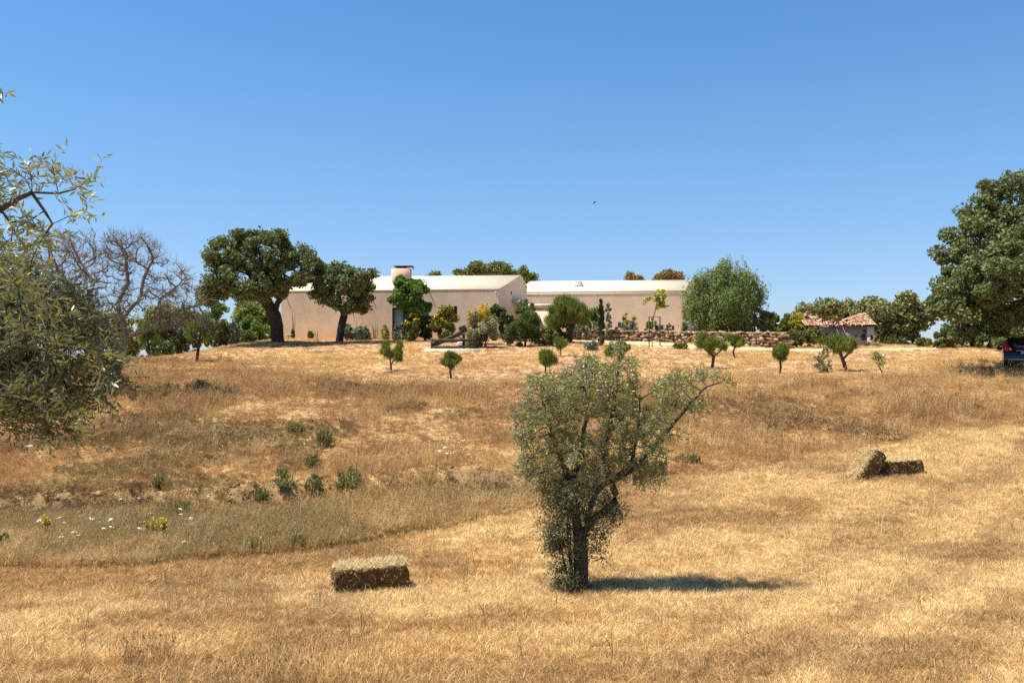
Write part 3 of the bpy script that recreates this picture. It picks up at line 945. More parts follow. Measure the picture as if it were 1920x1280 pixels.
# ------------------------------------------------------------------ dry stone wall
def stone_wall():
    P = [at(1062, 634, 56.0), at(1250, 637, 53.5), at(1478, 651)]
    P[0] = Vector((pt(1062, 630, 58.3).x, 58.3, zg(pt(1062, 630, 58.3).x, 58.3)))
    P[1] = Vector((pt(1270, 630, 55).x, 55, zg(pt(1270, 630, 55).x, 55)))
    P[2] = Vector((pt(1478, 640, 51.2).x, 51.2, zg(pt(1478, 640, 51.2).x, 51.2)))
    base = P[2].copy()
    root = thing('stone_wall', 'low dry stone wall of brown rubble stones running below the right wing of the farmhouse', 'wall', base)
    rng = np.random.default_rng(5)
    L = np.linspace(0, 1, 200)
    C = np.stack([np.interp(L, [0, .5, 1], [p[k] for p in P]) for k in (0, 1)], 1)
    seg = np.concatenate([[0], np.cumsum(np.linalg.norm(np.diff(C, axis=0), axis=1))])
    tot = seg[-1]
    pos = lambda s: np.array([np.interp(s, seg, C[:, 0]), np.interp(s, seg, C[:, 1])])
    top = lambda s: np.interp(s / tot, [0, .25, .6, 1], [pt(1062, 620.5, 58.3).z, pt(1160, 620.5, 56.8).z, pt(1340, 622.5, 54).z, pt(1478, 625, 51.2).z])
    def frame(s):
        d = pos(min(s + .2, tot)) - pos(max(s - .2, 0)); d /= np.linalg.norm(d)
        return d, np.array([d[1], -d[0]])
    # earth and rubble core
    V, F = [], []
    ns = 60
    for i in range(ns + 1):
        s = tot * i / ns; p = pos(s); d, n = frame(s)
        zt = top(s) - .10
        for q, z in ((.16, zg(*p) - .3), (.12, zt), (-.16, zt), (-.2, zg(*p) - .3)):
            V.append((p[0] + n[0] * q, p[1] + n[1] * q, z))
    for i in range(ns):
        for k in range(3): F.append((i * 4 + k, i * 4 + k + 1, i * 4 + 5 + k, i * 4 + 4 + k))
    F.append((0, 1, 2, 3)); F.append((ns * 4 + 3, ns * 4 + 2, ns * 4 + 1, ns * 4))
    MB().add(np.array(V) - np.array(base), F).build('core', M['soil'], root)
    # stone shapes
    shapes = []
    for k in range(10):
        V, F = [], []
        for a in range(4):
            ph = math.pi * (a + .5) / 4
            for b_ in range(6):
                t = 2 * math.pi * (b_ + .5 * (a % 2)) / 6
                r = 1 + rng.uniform(-.26, .2)
                c = lambda x: math.copysign(abs(x) ** .6, x)
                V.append((r * c(math.cos(t)) * math.sin(ph) ** .5, r * c(math.sin(t)) * math.sin(ph) ** .5, r * c(math.cos(ph))))
        for a in range(3):
            for b_ in range(6): F.append((a * 6 + b_, (a + 1) * 6 + b_, (a + 1) * 6 + (b_ + 1) % 6, a * 6 + (b_ + 1) % 6))
        F += [(0, 1, 2, 3, 4, 5), (23, 22, 21, 20, 19, 18)]
        me = MB().add(np.array(V) * .5, F, (k + .5) / 10).mesh('stone')
        me.materials.append(M['stone'])
        shapes.append(me)
    stones = []
    for row in range(7):
        s = rng.uniform(-.3, 0)
        while s < tot:
            w = rng.gamma(5, .075)
            w = min(max(w, .18), .75)
            sm = min(max(s + w / 2, 0), tot)
            p = pos(sm); d, n = frame(sm)
            g, t = zg(*(p + n * .18)) - .05, top(sm)
            rh = .155
            z = g + row * rh + rng.uniform(-.04, .04)
            if z < t - .08:
                h = min(rh * rng.uniform(.75, 1.5), t - z + .05)
                stones.append((p + n * rng.uniform(.08, .2), z + h / 2, w, rng.uniform(.24, .36), h, math.atan2(d[1], d[0])))
            s += w * .98
    stones.sort(key=lambda q: -q[2] * q[4])
    # flat cap stones
    s = 0.1
    caps = []
    while s < tot:
        w = rng.uniform(.4, .75); p = pos(s); d, n = frame(s)
        caps.append((p + n * .02, top(s) + .0, w, .52, .11, math.atan2(d[1], d[0])))
        s += w * .96
    allst = stones[:300 - len(caps)] + caps
    for c, z, w, dp, h, rz in allst:
        o = bpy.data.objects.new('stone', shapes[rng.integers(0, 10)])
        COL.objects.link(o); o.parent = root
        o.location = (c[0] - base.x, c[1] - base.y, z - base.z)
        o.scale = (w * 1.04, dp, h * 1.05)
        o.rotation_euler = (rng.uniform(-.2, .2), rng.normal() * .17, rz + rng.uniform(-.2, .2))
    rest = stones[300 - len(caps):]
    if rest:
        mb = MB()
        for c, z, w, dp, h, rz in rest:
            me = shapes[rng.integers(0, 10)]
            P_ = np.array([v.co for v in me.vertices]) * (w, dp, h)
            Rz = np.array([[math.cos(rz), -math.sin(rz), 0], [math.sin(rz), math.cos(rz), 0], [0, 0, 1]])
            mb.add(P_ @ Rz.T + np.array((c[0] - base.x, c[1] - base.y, z - base.z)), [tuple(p.vertices) for p in me.polygons], rng.random())
        tag(mb.build('small_stones', M['stone'], root), kind='stuff')
stone_wall()

# ------------------------------------------------------------------ ruined shed with a fallen-in tile roof
def ruin():
    D = 55.0
    x0, x1 = pt(1512, 640, D).x, pt(1641, 640, D - 1.2).x
    bz = zg((x0 + x1) / 2, D - .5)
    base = Vector(((x0 + x1) / 2, D, bz))
    root = thing('ruined_shed', 'small ruined stone shed with a sagging fallen-in clay tile roof behind a round pine', 'shed', base)
    o = np.array(base)
    Fa, Fb = np.array((x0, D)), np.array((x1, D - 1.2))
    n = np.array((.25, 3.6))
    ze = pt(1580, 611.5, D - .6).z
    zf = bz - .8
    u = (Fb - Fa) / np.linalg.norm(Fb - Fa); W_ = np.linalg.norm(Fb - Fa)
    rz = math.atan2(u[1], u[0])
    def P(t, q, z): p = Fa + (Fb - Fa) * t + n * q; return np.array((p[0], p[1], z)) - o
    # walls with real thickness
    fw = MB()
    def wallbox(t0, t1, q0, q1, z0, z1, mb):
        a = [P(t0, q0, z0), P(t1, q0, z0), P(t1, q1, z0), P(t0, q1, z0)]
        mb.prism(a, (0, 0, z1 - z0))
    wallbox(.225, .885, .012, .11, zf, ze - .03, fw)
    fw.build('front_wall', M['ruin_plaster'], root)
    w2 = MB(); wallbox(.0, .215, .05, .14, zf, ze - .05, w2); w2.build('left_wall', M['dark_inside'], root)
    w3 = MB(); wallbox(.89, .985, .0, .12, zf, ze - .035, w3); w3.build('corner_pier', M['chalk_plaster'], root)
    w4 = MB()
    zr = lambda t: np.interp(t, [0, .06, .16, .30, .42, .5, .62, .74, .9, 1], [pt(1512, 592, D + 1).z] * 1 + [pt(1520, 592.5, D + 1.8).z, pt(1530, 594.5, D + 1.8).z, pt(1550, 599, D + 1.8).z, pt(1566, 603.5, D + 1.6).z, pt(1577, 606.5, D + 1.4).z, pt(1592, 604, D + 1.2).z, pt(1608, 599, D + 1.0).z, pt(1630, 592, D + .7).z, pt(1641, 588.5, D + .6).z])
    a = [P(.975, .13, zf), P(.975, .98, zf), P(.975, .98, ze - .1), P(.975, .5, zr(1) - .14), P(.975, .13, ze - .1)]
    w4.prism(a, P(.995, 0, 0) - P(.975, 0, 0)); w4.build('gable_wall', M['stone'], root)
    w5 = MB(); wallbox(.0, .97, .9, .985, zf, ze - .1, w5); w5.build('back_wall', M['ruin_plaster'], root)
    # holes fallen out of the plaster show dark stone
    rg = np.random.default_rng(3)
    for t, z, w, h in ((.39, -.45, .34, .26), (.30, -.52, .26, .18), (.50, -.52, .22, .12), (.70, -.62, .3, .22), (.84, -.75, .3, .42), (.86, -.3, .22, .2), (.91, -1.15, .22, .3), (.945, -.75, .2, .34)):
        c = P(t, -.002 if t > .89 else .008, ze + z)
        k = [(w / 2 * math.cos(q) * rg.uniform(.45, 1.5), h / 2 * math.sin(q) * rg.uniform(.45, 1.5)) for q in np.linspace(0, 2 * math.pi, 15)[:-1]]
        MB().prism([c + np.array((x * u[0], x * u[1], zz)) for x, zz in k], (u[1] * -.04, .04, 0)).build('bare_patch', M['dark_bark'], root)
    # tiles, row upon row of half barrels lying down the slope; missing where the roof fell in
    cols = 34
    for side in (0, 1):
        mb = MB()
        for i in range(cols):
            t = -.015 + 1.03 * (i + .5) / cols
            tt = min(max(t, 0), 1)
            top_ = P(t, .5, zr(tt)); bot = P(t, -.04 if side == 0 else 1.04, ze)
            dist = np.linalg.norm(top_ - bot); nr = max(2, int(dist / .34))
            fall = math.exp(-((tt - .47) / .17) ** 2)
            nr_keep = nr if side == 0 else int(nr * (1 - .8 * fall))
            for k in range(nr_keep):
                if side == 0 and rg.random() < .42 * fall and k > 0: continue
                a0 = bot + (top_ - bot) * (k / nr); a1 = bot + (top_ - bot) * ((k + 1.12) / nr)
                wob = rg.normal(size=3) * (.008 + .06 * fall)
                a0 = a0 + wob + (0, 0, .035); a1 = a1 + wob * .6
                r0, r1 = .078, .062
                ax = np.array((u[0], u[1], 0))
                nrm = np.cross(ax, top_ - bot); nrm /= np.linalg.norm(nrm); nrm = nrm if nrm[2] > 0 else -nrm
                V = []
                for c, r in ((a0, r0), (a1, r1)):
                    for q in np.linspace(0, math.pi, 5): V.append(c + ax * r * math.cos(q) + nrm * r * math.sin(q))
                mb.add(V, [(j, j + 1, j + 6, j + 5) for j in range(4)], rg.uniform(.1, .95))
                if rg.random() < .97:      # the gutter tile between two barrels
                    c0, c1 = a0 + ax * W_ / cols / 2 - nrm * .02, a1 + ax * W_ / cols / 2 - nrm * .02
                    mb.add([c0 - ax * .06, c0 + ax * .06, c1 + ax * .06, c1 - ax * .06], [(0, 1, 2, 3)], rg.uniform(0, .35))
        tag(mb.build('roof_tiles', M['tile_clay'], root), kind='stuff')
    # ridge tiles on the two parts still standing, and a heap at the left end
    for t0, t1 in ((.0, .30), (.66, 1.0)):
        k = max(2, int((t1 - t0) * W_ / .36))
        for j in range(k):
            a, c = t0 + (t1 - t0) * j / k, t0 + (t1 - t0) * (j + 1.1) / k
            pa, pc = P(a, .5, zr(a) + .03), P(min(c, 1.01), .5, zr(min(c, 1)) + .03)
            MB().tube([pa, pc], [.10, .085], 8, rg.uniform(.2, .8)).build('ridge_tile', M['tile_clay'], root)
    for j in range(7):
        MB().tube([P(.005 + .012 * j, .30 + .05 * (j % 3), zr(.05) - .25 + .075 * j), P(.075 + .008 * j, .36, zr(.05) - .23 + .072 * j)], [.085, .08], 7, rg.random()).build('fallen_tile', M['tile_clay'], root)
    # broken rafters in the gap
    for t in (.36, .46, .55):
        MB().tube([P(t, .0, ze + .02), P(t + .05, .62, zr(t) - .12)], [.05, .045], 6).build('rafter', M['dark_wood'], root)
ruin()

# ------------------------------------------------------------------ trees and shrubs round the house
T_OAK = 'cork oak'
# big cork oak beside the house's left end
tree('cork_oak', 'big dark cork oak with a thick leaning trunk at the left end of the farmhouse', 'tree', Vector((pt(521, 640, 55.0).x, 55.0, zg(pt(521, 640, 55.0).x, 55.0))),
     [(440, 478, 52, 42, -1.6, 2.4), (500, 470, 60, 42, -1.6, 1.9), (560, 488, 36, 32, -1.4, 1.2), (410, 512, 32, 34, -2), (470, 520, 56, 44, -1.8, 2.4), (535, 518, 46, 28, -1.6, 1.4), (525, 448, 20, 16, -1), (478, 446, 36, 18, -1.4), (400, 548, 34, 24, -2.4), (585, 498, 20, 18, -.8, .8), (452, 552, 36, 20), (545, 440, 8, 10), (395, 480, 14, 14)],
     [[(521, 640), (519, 612), (514, 590), (500, 566), (486, 540)], [(514, 590), (524, 560), (540, 530), (565, 508)], [(500, 566), (470, 555), (430, 545), (400, 548)], [(486, 540), (460, 500), (430, 480)], [(486, 540), (500, 500), (510, 465)]],
     'oak_leaf', 'dark_bark', 380, 46000, .17, .115, .42, clump=.46, seed=3, shell=.35)
tree('cork_oak', 'smaller cork oak with a bent trunk standing in front of the farmhouse wall', 'tree', Vector((pt(637, 634, 55.6).x, 55.6, zg(pt(637, 634, 55.6).x, 55.6))),
     [(615, 525, 36, 26, -1), (655, 530, 38, 28, -1), (690, 517, 18, 14, -1), (610, 548, 26, 26, -1), (650, 560, 40, 26, -1), (685, 548, 22, 26), (628, 505, 26, 10), (672, 580, 22, 12), (582, 520, 16, 10)],
     [[(636, 635), (640, 612), (645, 592), (640, 575), (638, 555)], [(645, 592), (660, 570), (675, 545)], [(640, 575), (620, 555), (600, 535)]],
     'oak_leaf', 'dark_bark', 260, 25000, .155, .105, .25, clump=.36, seed=4, shell=.3)
tree('mulberry_tree', 'fresh green broad-leaved tree shading the glass door of the farmhouse', 'tree', at(766, 630, 56.5),
     [(752, 535, 20, 16), (768, 548, 32, 24), (785, 540, 18, 14), (748, 562, 20, 18), (782, 570, 24, 18), (765, 575, 28, 14), (790, 590, 14, 14)],
     [[(765, 632), (765, 612), (764, 592), (766, 572)], [(764, 592), (778, 570), (788, 548)], [(766, 580), (750, 560)]],
     'green_leaf', 'bark', 150, 12500, .21, .17, .10, clump=.30, seed=5, bias=(0, 0, -.2))
tree('pepper_tree', 'broad weeping grey-green pepper tree at the right end of the farmhouse', 'tree', at(1344, 628, 58.0),
     [(1360, 503, 34, 12), (1330, 528, 34, 20), (1392, 526, 32, 20), (1310, 560, 24, 28), (1408, 550, 24, 20), (1362, 556, 52, 32), (1340, 588, 40, 22), (1384, 590, 28, 18), (1296, 575, 12, 20)],
     [[(1344, 631), (1348, 605), (1351, 585), (1356, 560)], [(1351, 585), (1335, 560), (1320, 535)], [(1356, 560), (1380, 540), (1405, 530)]],
     'pepper_leaf', 'bark', 360, 46000, .17, .055, .24, clump=.5, seed=6, mode='droop', sprig=(.8, 12))
tree('young_tree', 'young sapling with bright yellow-green leaves tied between two stakes', 'tree', at(1223, 650),
     [(1238, 552, 11, 9), (1226, 556, 10, 6), (1242, 570, 8, 10), (1248, 575, 7, 6), (1232, 561, 8, 8), (1206, 573, 3, 3)],
     [[(1223, 652), (1222, 625), (1224, 600), (1229, 580), (1233, 560)]],
     'yellow_leaf', 'bark', 50, 620, .17, .10, .028, .004, clump=.17, seed=7, step=.13)
st = thing('tree_stakes', 'two brown wooden stakes with a crossbar around the yellow-leaved sapling', 'stakes', at(1227, 649))
for px in (1217, 1237.5):
    p = np.array(pt(px, 650, st.location.y)) - np.array(st.location); t = np.array(pt(px, 593, st.location.y)) - np.array(st.location)
    MB().tube([p - (0, 0, .2), t], [.035, .035], 6).build('stake', M['dark_wood'], st)
p, t = [np.array(pt(px, 594.5, st.location.y)) - np.array(st.location) + (0, -.05, 0) for px in (1216, 1238.5)]
MB().tube([p, t], [.02, .02], 5).build('crossbar', M['dark_wood'], st)

tree('umbrella_pine', 'bushy young pine with upright candle shoots on two dark trunks before the porch', 'tree', at(1062, 634, 54.5),
     [(1065, 585, 38, 18), (1060, 572, 28, 14), (1042, 596, 20, 14), (1085, 594, 18, 12)],
     [[(1068, 637), (1070, 618), (1068, 602), (1062, 588)], [(1070, 618), (1082, 600), (1090, 590)], [(1068, 610), (1050, 600)]],
     'pine_leaf', 'dark_bark', 170, 15000, .40, .026, .17, clump=.26, seed=8, mode='needle', bias=(0, 0, 1.5))

# the round-headed small pines on the slope
PINES = [
    ('small round pine forking low on a leaning stem, left of the black metal frame', (733, 695), [(733, 657, 24, 15), (722, 660, 13, 11), (746, 662, 12, 12), (752, 669, 6, 6)], [[(733, 697), (733, 684), (731, 674), (727, 664)], [(733, 684), (741, 672), (745, 664)]], .045, 5200),
    ('small wedge-headed pine on a thin bent stem just below the black metal frame', (847, 709), [(848, 674, 20, 9), (846, 683, 14, 8), (862, 675, 8, 7)], [[(847, 711), (844, 698), (845, 690), (847, 680)]], .045, 4200),
    ('little pine standing up behind the left shoulder of the central olive', (1022, 700), [(1024, 671, 20, 13), (1034, 676, 9, 8)], [[(1022, 702), (1023, 690), (1024, 676)]], .04, 3600),
    ('tiny sapling pine on a bare slope just under the dark shrubs', (1050, 667), [(1053, 645, 11, 9)], [[(1050, 669), (1051, 658), (1053, 648)]], .03, 1500),
    ('pine peeping out behind the very top of the central olive', (1165, 682), [(1163, 655, 24, 16), (1145, 660, 12, 9)], [[(1165, 684), (1164, 670), (1162, 660)]], .05, 3600),
    ('broad two-lobed pine with pale forked limbs in front of the stone wall', (1334, 692), [(1325, 642, 22, 14), (1350, 648, 17, 11), (1335, 632, 16, 10), (1314, 648, 12, 8)], [[(1334, 694), (1337, 678), (1338, 668), (1330, 655)], [(1338, 668), (1352, 658)], [(1338, 668), (1322, 655)]], .07, 6200),
    ('slim little pine close behind the two-lobed pine by the stone wall', (1379, 672), [(1380, 640, 16, 11)], [[(1379, 674), (1375, 660), (1378, 648)]], .045, 2600),
    ('small lollipop pine on a thin curved stem right of the end of the stone wall', (1461, 700), [(1465, 660, 18, 11), (1456, 668, 11, 9), (1474, 665, 10, 9)], [[(1461, 702), (1464, 688), (1463, 678), (1464, 666)]], .05, 4200),
    ('wide bushy pine with a sturdy trunk in front of the ruined shed', (1586, 695), [(1568, 646, 26, 15), (1595, 648, 20, 16), (1580, 637, 26, 10), (1550, 640, 12, 10)], [[(1587, 697), (1583, 682), (1578, 668), (1574, 655)], [(1580, 674), (1594, 660)]], .085, 7600),
    ('taller thin-trunked pine with a wide airy head at the left of the hill', (369, 678), [(378, 608, 26, 20), (358, 618, 14, 18), (392, 622, 18, 16), (372, 632, 24, 10)], [[(368, 680), (371, 660), (374, 640), (376, 620)], [(374, 640), (388, 626)], [(374, 640), (360, 626)]], .075, 6400),
    ('thin small pine on the crest partly hidden by the dead oak', (279, 673), [(278, 618, 24, 20), (265, 630, 14, 12), (294, 628, 12, 12)], [[(280, 675), (279, 655), (277, 636), (277, 620)]], .065, 4200),
]
for k, (lab, b_, cr, lm, rt, nl) in enumerate(PINES):
    p = at(*b_)
    rg_ = random.Random(k)
    cr = [(x + rg_.uniform(-3, 3), y + rg_.uniform(-3, 3), rx * rg_.uniform(.72, .95), ry * rg_.uniform(.72, .95)) for x, y, rx, ry in cr] + [(cr[0][0] + rg_.uniform(-.9, .9) * cr[0][2], cr[0][1] - rg_.uniform(.2, .8) * cr[0][3], cr[0][2] * .4, cr[0][3] * .5) for _ in range(3)]
    s = p.y / 45.0
    tree('small_pine', lab, 'tree', p, cr, lm, 'pine_leaf', 'bark' if k not in (9, 10) else 'dark_bark', rg_.randint(34, 70), int(nl * rg_.uniform(.55, .95)), .30 * s, .020 * s + .004, rt, .008, clump=rg_.uniform(.11, .2), seed=20 + k, group='small pines on the slope',
         mode='needle', bias=(0, 0, 1.15), step=.13, shell=.2)

# far trees and bushes
def bg(lab, base, crown, leaf, n, seed, limb=None, L=.22, Wd=.15, clump=.44, name='oak_tree', group='trees behind the hilltop', rt=.2, bark='bark', **kw):
    b_ = at(*base) if len(base) == 2 else Vector((pt(base[0], base[1], base[2]).x, base[2], zg(pt(base[0], base[1], base[2]).x, base[2])))
    limb = limb or [[(base[0], base[1]), (base[0], base[1] * .55 + crown[0][1] * .45), (crown[0][0], crown[0][1])]]
    return tree(name, lab, 'tree', b_, crown, limb, leaf, bark, 150, n, L, Wd, rt, .012, clump=clump, seed=seed, group=group, **kw)
bg('pale olive-green tree top showing above the middle of the left roof', (905, 640, 84), [(870, 516, 22, 12), (900, 508, 26, 16), (935, 506, 24, 14), (960, 516, 18, 10)], 'bush_leaf', 9000, 41)
bg('small tuft of tree top above the roof just right of the chimney', (815, 640, 84), [(815, 517, 10, 5), (808, 525, 12, 8)], 'bush_leaf', 1600, 42)
bg('dark green tree top showing in the dip between the two roofs', (992, 640, 88), [(982, 512, 10, 10), (996, 522, 10, 9), (985, 530, 16, 10)], 'bush_leaf', 3000, 43)
bg('rusty brown tree top above the right wing, left one of two', (1190, 640, 92), [(1184, 520, 11, 9), (1200, 527, 12, 8), (1190, 534, 18, 8)], 'brown_leaf', 2600, 44)
bg('rusty brown tree top above the right wing beside the pepper tree', (1250, 640, 92), [(1255, 517, 14, 10), (1240, 524, 12, 8), (1270, 520, 12, 10), (1232, 528, 8, 5)], 'brown_leaf', 4200, 45)
bg('loose grey-green tree left of the big cork oak trunk', (470, 640, 66), [(470, 585, 30, 26), (490, 600, 24, 26), (450, 605, 16, 20)], 'pepper_leaf', 9000, 46)
bg('thin sapling with sparse tufts of green between dead oak and cork oak', (410, 650, 58), [(392, 568, 24, 8), (412, 578, 14, 8), (382, 560, 14, 6), (398, 592, 14, 6)], 'green_leaf', 1500, 47, clump=.28, L=.22, Wd=.12, rt=.06)
bg('leaning evergreen oak on the left skyline behind the dead oak', (336, 664, 60), [(315, 590, 34, 22), (345, 605, 28, 26), (300, 620, 30, 26), (330, 640, 22, 18), (280, 610, 24, 20)], 'oak_leaf_grey', 9360, 48, limb=[[(334, 666), (337, 650), (346, 638), (340, 615)], [(346, 638), (320, 620)]], rt=.22, bark='dark_bark')
bg('evergreen oak low on the far left skyline behind the foreground olive', (215, 690, 56), [(210, 610, 40, 26), (240, 640, 26, 18), (170, 630, 36, 30)], 'oak_leaf_grey', 6480, 49, bark='dark_bark')
bg('wide olive-toned oak rising behind the left half of the ruined shed', (1535, 650, 70), [(1520, 590, 30, 20), (1550, 580, 24, 18), (1500, 602, 24, 22)], 'oak_leaf_grey', 6480, 50)
bg('olive-toned oak with gaps in its crown behind the fallen part of the shed roof', (1585, 650, 69), [(1562, 572, 18, 12), (1590, 574, 16, 12), (1578, 590, 26, 14)], 'oak_leaf_grey', 3744, 51)
bg('thin grey-green oak standing just behind the right end of the ruined shed', (1632, 648, 64), [(1628, 574, 18, 14), (1645, 570, 18, 14), (1610, 590, 16, 14), (1640, 600, 26, 20)], 'oak_leaf_grey', 4464, 52)
bg('dark grey-green oak with a black trunk right of the ruined shed', (1656, 648, 57), [(1652, 590, 20, 24), (1668, 610, 20, 26), (1650, 625, 16, 14)], 'oak_leaf_grey', 5760, 53, limb=[[(1656, 650), (1656, 625), (1655, 600)]], bark='dark_bark')
bg('spreading grey-green oak with a forked trunk at the edge of the hilltop', (1715, 645, 57), [(1700, 562, 20, 16), (1688, 585, 22, 20), (1718, 580, 20, 18), (1700, 610, 26, 22), (1735, 590, 14, 26), (1676, 606, 14, 22)], 'oak_leaf_grey', 7920, 54,
   limb=[[(1714, 652), (1716, 630), (1712, 605), (1702, 580)], [(1716, 625), (1730, 600), (1736, 580)]], bark='dark_bark')
bg('leafy tree with a dark trunk standing beneath the big oak', (1826, 652, 54), [(1800, 618, 22, 20), (1822, 606, 24, 14), (1846, 618, 22, 14)], 'oak_leaf', 8000, 55, limb=[[(1826, 655), (1827, 635), (1824, 610)]], rt=.26, bark='dark_bark')

# the big oak over the car, its trunk just out of the picture
p = Vector((25.6, 39.6, zg(25.6, 39.6)))
tree('cork_oak', 'huge spreading oak over the parked car at the right edge', 'tree', p,
     [(1830, 415, 46, 44), (1800, 445, 40, 36), (1845, 385, 34, 30), (1890, 370, 50, 42), (1800, 470, 44, 40), (1870, 455, 60, 50), (1790, 540, 36, 44), (1830, 560, 46, 46), (1900, 530, 60, 44), (1960, 440, 80, 80, 0, 3.2), (2060, 480, 90, 90, 0, 3.2), (1795, 590, 26, 26), (1775, 560, 22, 40), (1810, 622, 32, 24, .5), (1850, 592, 50, 30, -.5), (1890, 612, 40, 24), (1915, 352, 54, 30), (1876, 350, 34, 22), (1770, 500, 24, 40), (1900, 590, 40, 20, -1), (1960, 560, 60, 30), (1790, 565, 48, 46, -2.6), (1850, 520, 60, 56, -3.0), (1930, 500, 90, 80, -3.4), (1850, 500, 60, 50, 2.0), (1860, 480, 60, 60, -2.4)],
     [[(1996, 690), (1992, 640), (1985, 590), (1975, 540)], [(1985, 590), (1930, 540), (1870, 500), (1830, 470)], [(1985, 600), (1920, 580), (1850, 580), (1800, 570)], [(1975, 540), (1950, 470), (1910, 410)], [(1975, 540), (2030, 480)]],
     'oak_leaf', 'dark_bark', 860, 135000, .15, .10, .46, .014, clump=.46, seed=9, step=.42, shell=.4, power=.5)

# the dead oak at the left
p = at(205, 742)
p = Vector((pt(205, 742, 30.5).x, 30.5, zg(pt(205, 742, 30.5).x, 30.5)))
tree('dead_oak', 'leafless dead oak with gnarled spreading branches at the left', 'tree', p,
     [(240, 478, 70, 42), (320, 530, 44, 50), (165, 495, 64, 60), (110, 480, 44, 56), (70, 540, 40, 60), (270, 560, 70, 36), (190, 580, 70, 40), (350, 570, 30, 40), (230, 450, 40, 18), (90, 560, 40, 60), (375, 590, 20, 30), (330, 600, 50, 26), (130, 600, 60, 40)],
     [[(207, 742), (214, 712), (218, 680), (226, 655), (236, 632)], [(236, 632), (275, 618), (305, 606), (345, 578), (372, 572), (396, 560)], [(300, 606), (298, 590), (300, 560), (325, 545), (348, 520)], [(236, 632), (228, 600), (220, 570), (240, 530), (236, 480)],
      [(226, 655), (196, 610), (160, 570), (135, 545), (105, 500)], [(228, 600), (262, 560), (270, 520), (285, 490)], [(160, 570), (175, 530), (150, 490)], [(214, 712, 0), (195, 680, .4), (178, 640, .6), (165, 600, .7)]],
     None, 'grey_bark', 1900, 0, .34, .013, .19, .016, mode='bare', seed=10, step=.14, jitter=.8, shell=.0, twigs=6, power=.56)

# ------------------------------------------------------------------ shrubs
def sh(lab, base, ells, leaf, n, seed, name='shrub', cat='shrub', group='shrubs round the farmhouse', D=None, **kw):
    b_ = at(base[0], base[1]) if D is None else Vector((pt(base[0], base[1], D).x, D, zg(pt(base[0], base[1], D).x, D)))
    return bush(name, lab, cat, b_, ells, leaf, n, seed=seed, group=group, **kw)
BL_ = dict(L=.17, Wd=.10)
sh('bright green bush on the lawn edge left of the big oak trunk', (485, 640), [(478, 612, 22, 18), (495, 620, 14, 12)], 'green_leaf', 4200, 61, D=62, **BL_)
sh('yellow-green bush at the far edge right beside the big oak trunk', (505, 635), [(503, 618, 12, 14)], 'yellow_leaf', 1300, 62, D=66, **BL_)
sh('dark mixed bush under the low left limb of the big cork oak', (440, 643), [(430, 622, 24, 18), (455, 628, 20, 14)], 'bush_leaf', 4200, 63, D=60, **BL_)
sh('pale grey feathery bush at the left edge of the garden', (438, 640), [(440, 620, 14, 14)], 'lavender_leaf', 1500, 64, D=58.5, **BL_)
sh('dark green bush left of the garden edge behind the thin-trunked pine', (405, 648), [(408, 622, 22, 22), (390, 632, 18, 14)], 'bush_leaf', 4200, 65, D=59, **BL_)
sh('dark rounded bush in front of the garden edge below the low oak limb', (465, 646), [(468, 634, 14, 9)], 'dark_bush_leaf', 1600, 66, D=57.5, **BL_)
sh('small dark tuft against the wall near the left corner of the farmhouse', (549, 634), [(549, 625, 4, 9)], 'dark_bush_leaf', 420, 67, D=58.8, L=.12, Wd=.05)
sh('small dark pot-sized bush at the foot of the plain wall', (583, 632), [(583, 626, 6, 5)], 'dark_bush_leaf', 520, 68, D=58.8, L=.12, Wd=.06)
sh('low grey-green mound right of the bent oak trunk', (668, 632), [(655, 620, 12, 10), (676, 622, 16, 8), (690, 627, 8, 5)], 'lavender_leaf', 3200, 69, D=57.6, **BL_)
sh('dark low bush close against the bent oak trunk', (652, 633), [(650, 618, 10, 10)], 'dark_bush_leaf', 1200, 70, D=58, **BL_)
sh('small yellow-green clump at the wall left of the glass door', (722, 628), [(722, 618, 8, 8)], 'yellow_leaf', 700, 71, D=58, L=.15, Wd=.05)
sh('grey-green bush at the foot of the glass door', (750, 630), [(748, 618, 12, 12), (764, 612, 10, 16)], 'lavender_leaf', 2400, 72, D=57, **BL_)
sh('tall thin bush with yellow blooms right under the fresh green tree', (774, 632), [(773, 606, 11, 22), (776, 620, 14, 12)], 'bush_leaf', 3000, 73, D=55.8, bloom=(260, 'yellow_bloom', .6), **BL_)
sh('dark shaded bush behind the yellow-blooming pair near the window', (797, 632), [(796, 606, 14, 24)], 'dark_bush_leaf', 2600, 74, D=57.4, **BL_)
sh('rounded bush flecked with yellow blooms in front of the window', (830, 633), [(838, 596, 16, 20), (820, 604, 14, 16), (830, 618, 24, 14)], 'bush_leaf', 5600, 75, D=55.5, bloom=(700, 'yellow_bloom', .45), **BL_)
sh('large pale silver-green shrub beside the black metal frame', (905, 658), [(900, 612, 26, 26), (922, 608, 20, 20), (890, 630, 18, 22), (912, 632, 26, 22)], 'pale_bush_leaf', 8600, 76, D=51.5, L=.16, Wd=.07)
sh('yellow-topped broom bush rising behind the pale silver shrub', (903, 640), [(905, 584, 15, 12), (885, 595, 12, 12), (902, 600, 22, 12)], 'yellow_bloom', 3200, 77, D=54, L=.15, Wd=.06)
sh('dense deep green shrub right of the pale silver shrub', (985, 643), [(975, 602, 24, 18), (995, 608, 18, 16), (980, 622, 32, 18)], 'dark_bush_leaf', 9000, 78, D=52.5, L=.16, Wd=.05)
sh('dark leafy bush against the gable end behind the deep green shrub', (948, 640), [(940, 592, 18, 14), (955, 610, 16, 18), (930, 586, 10, 10)], 'dark_bush_leaf', 4200, 79, D=57, **BL_)
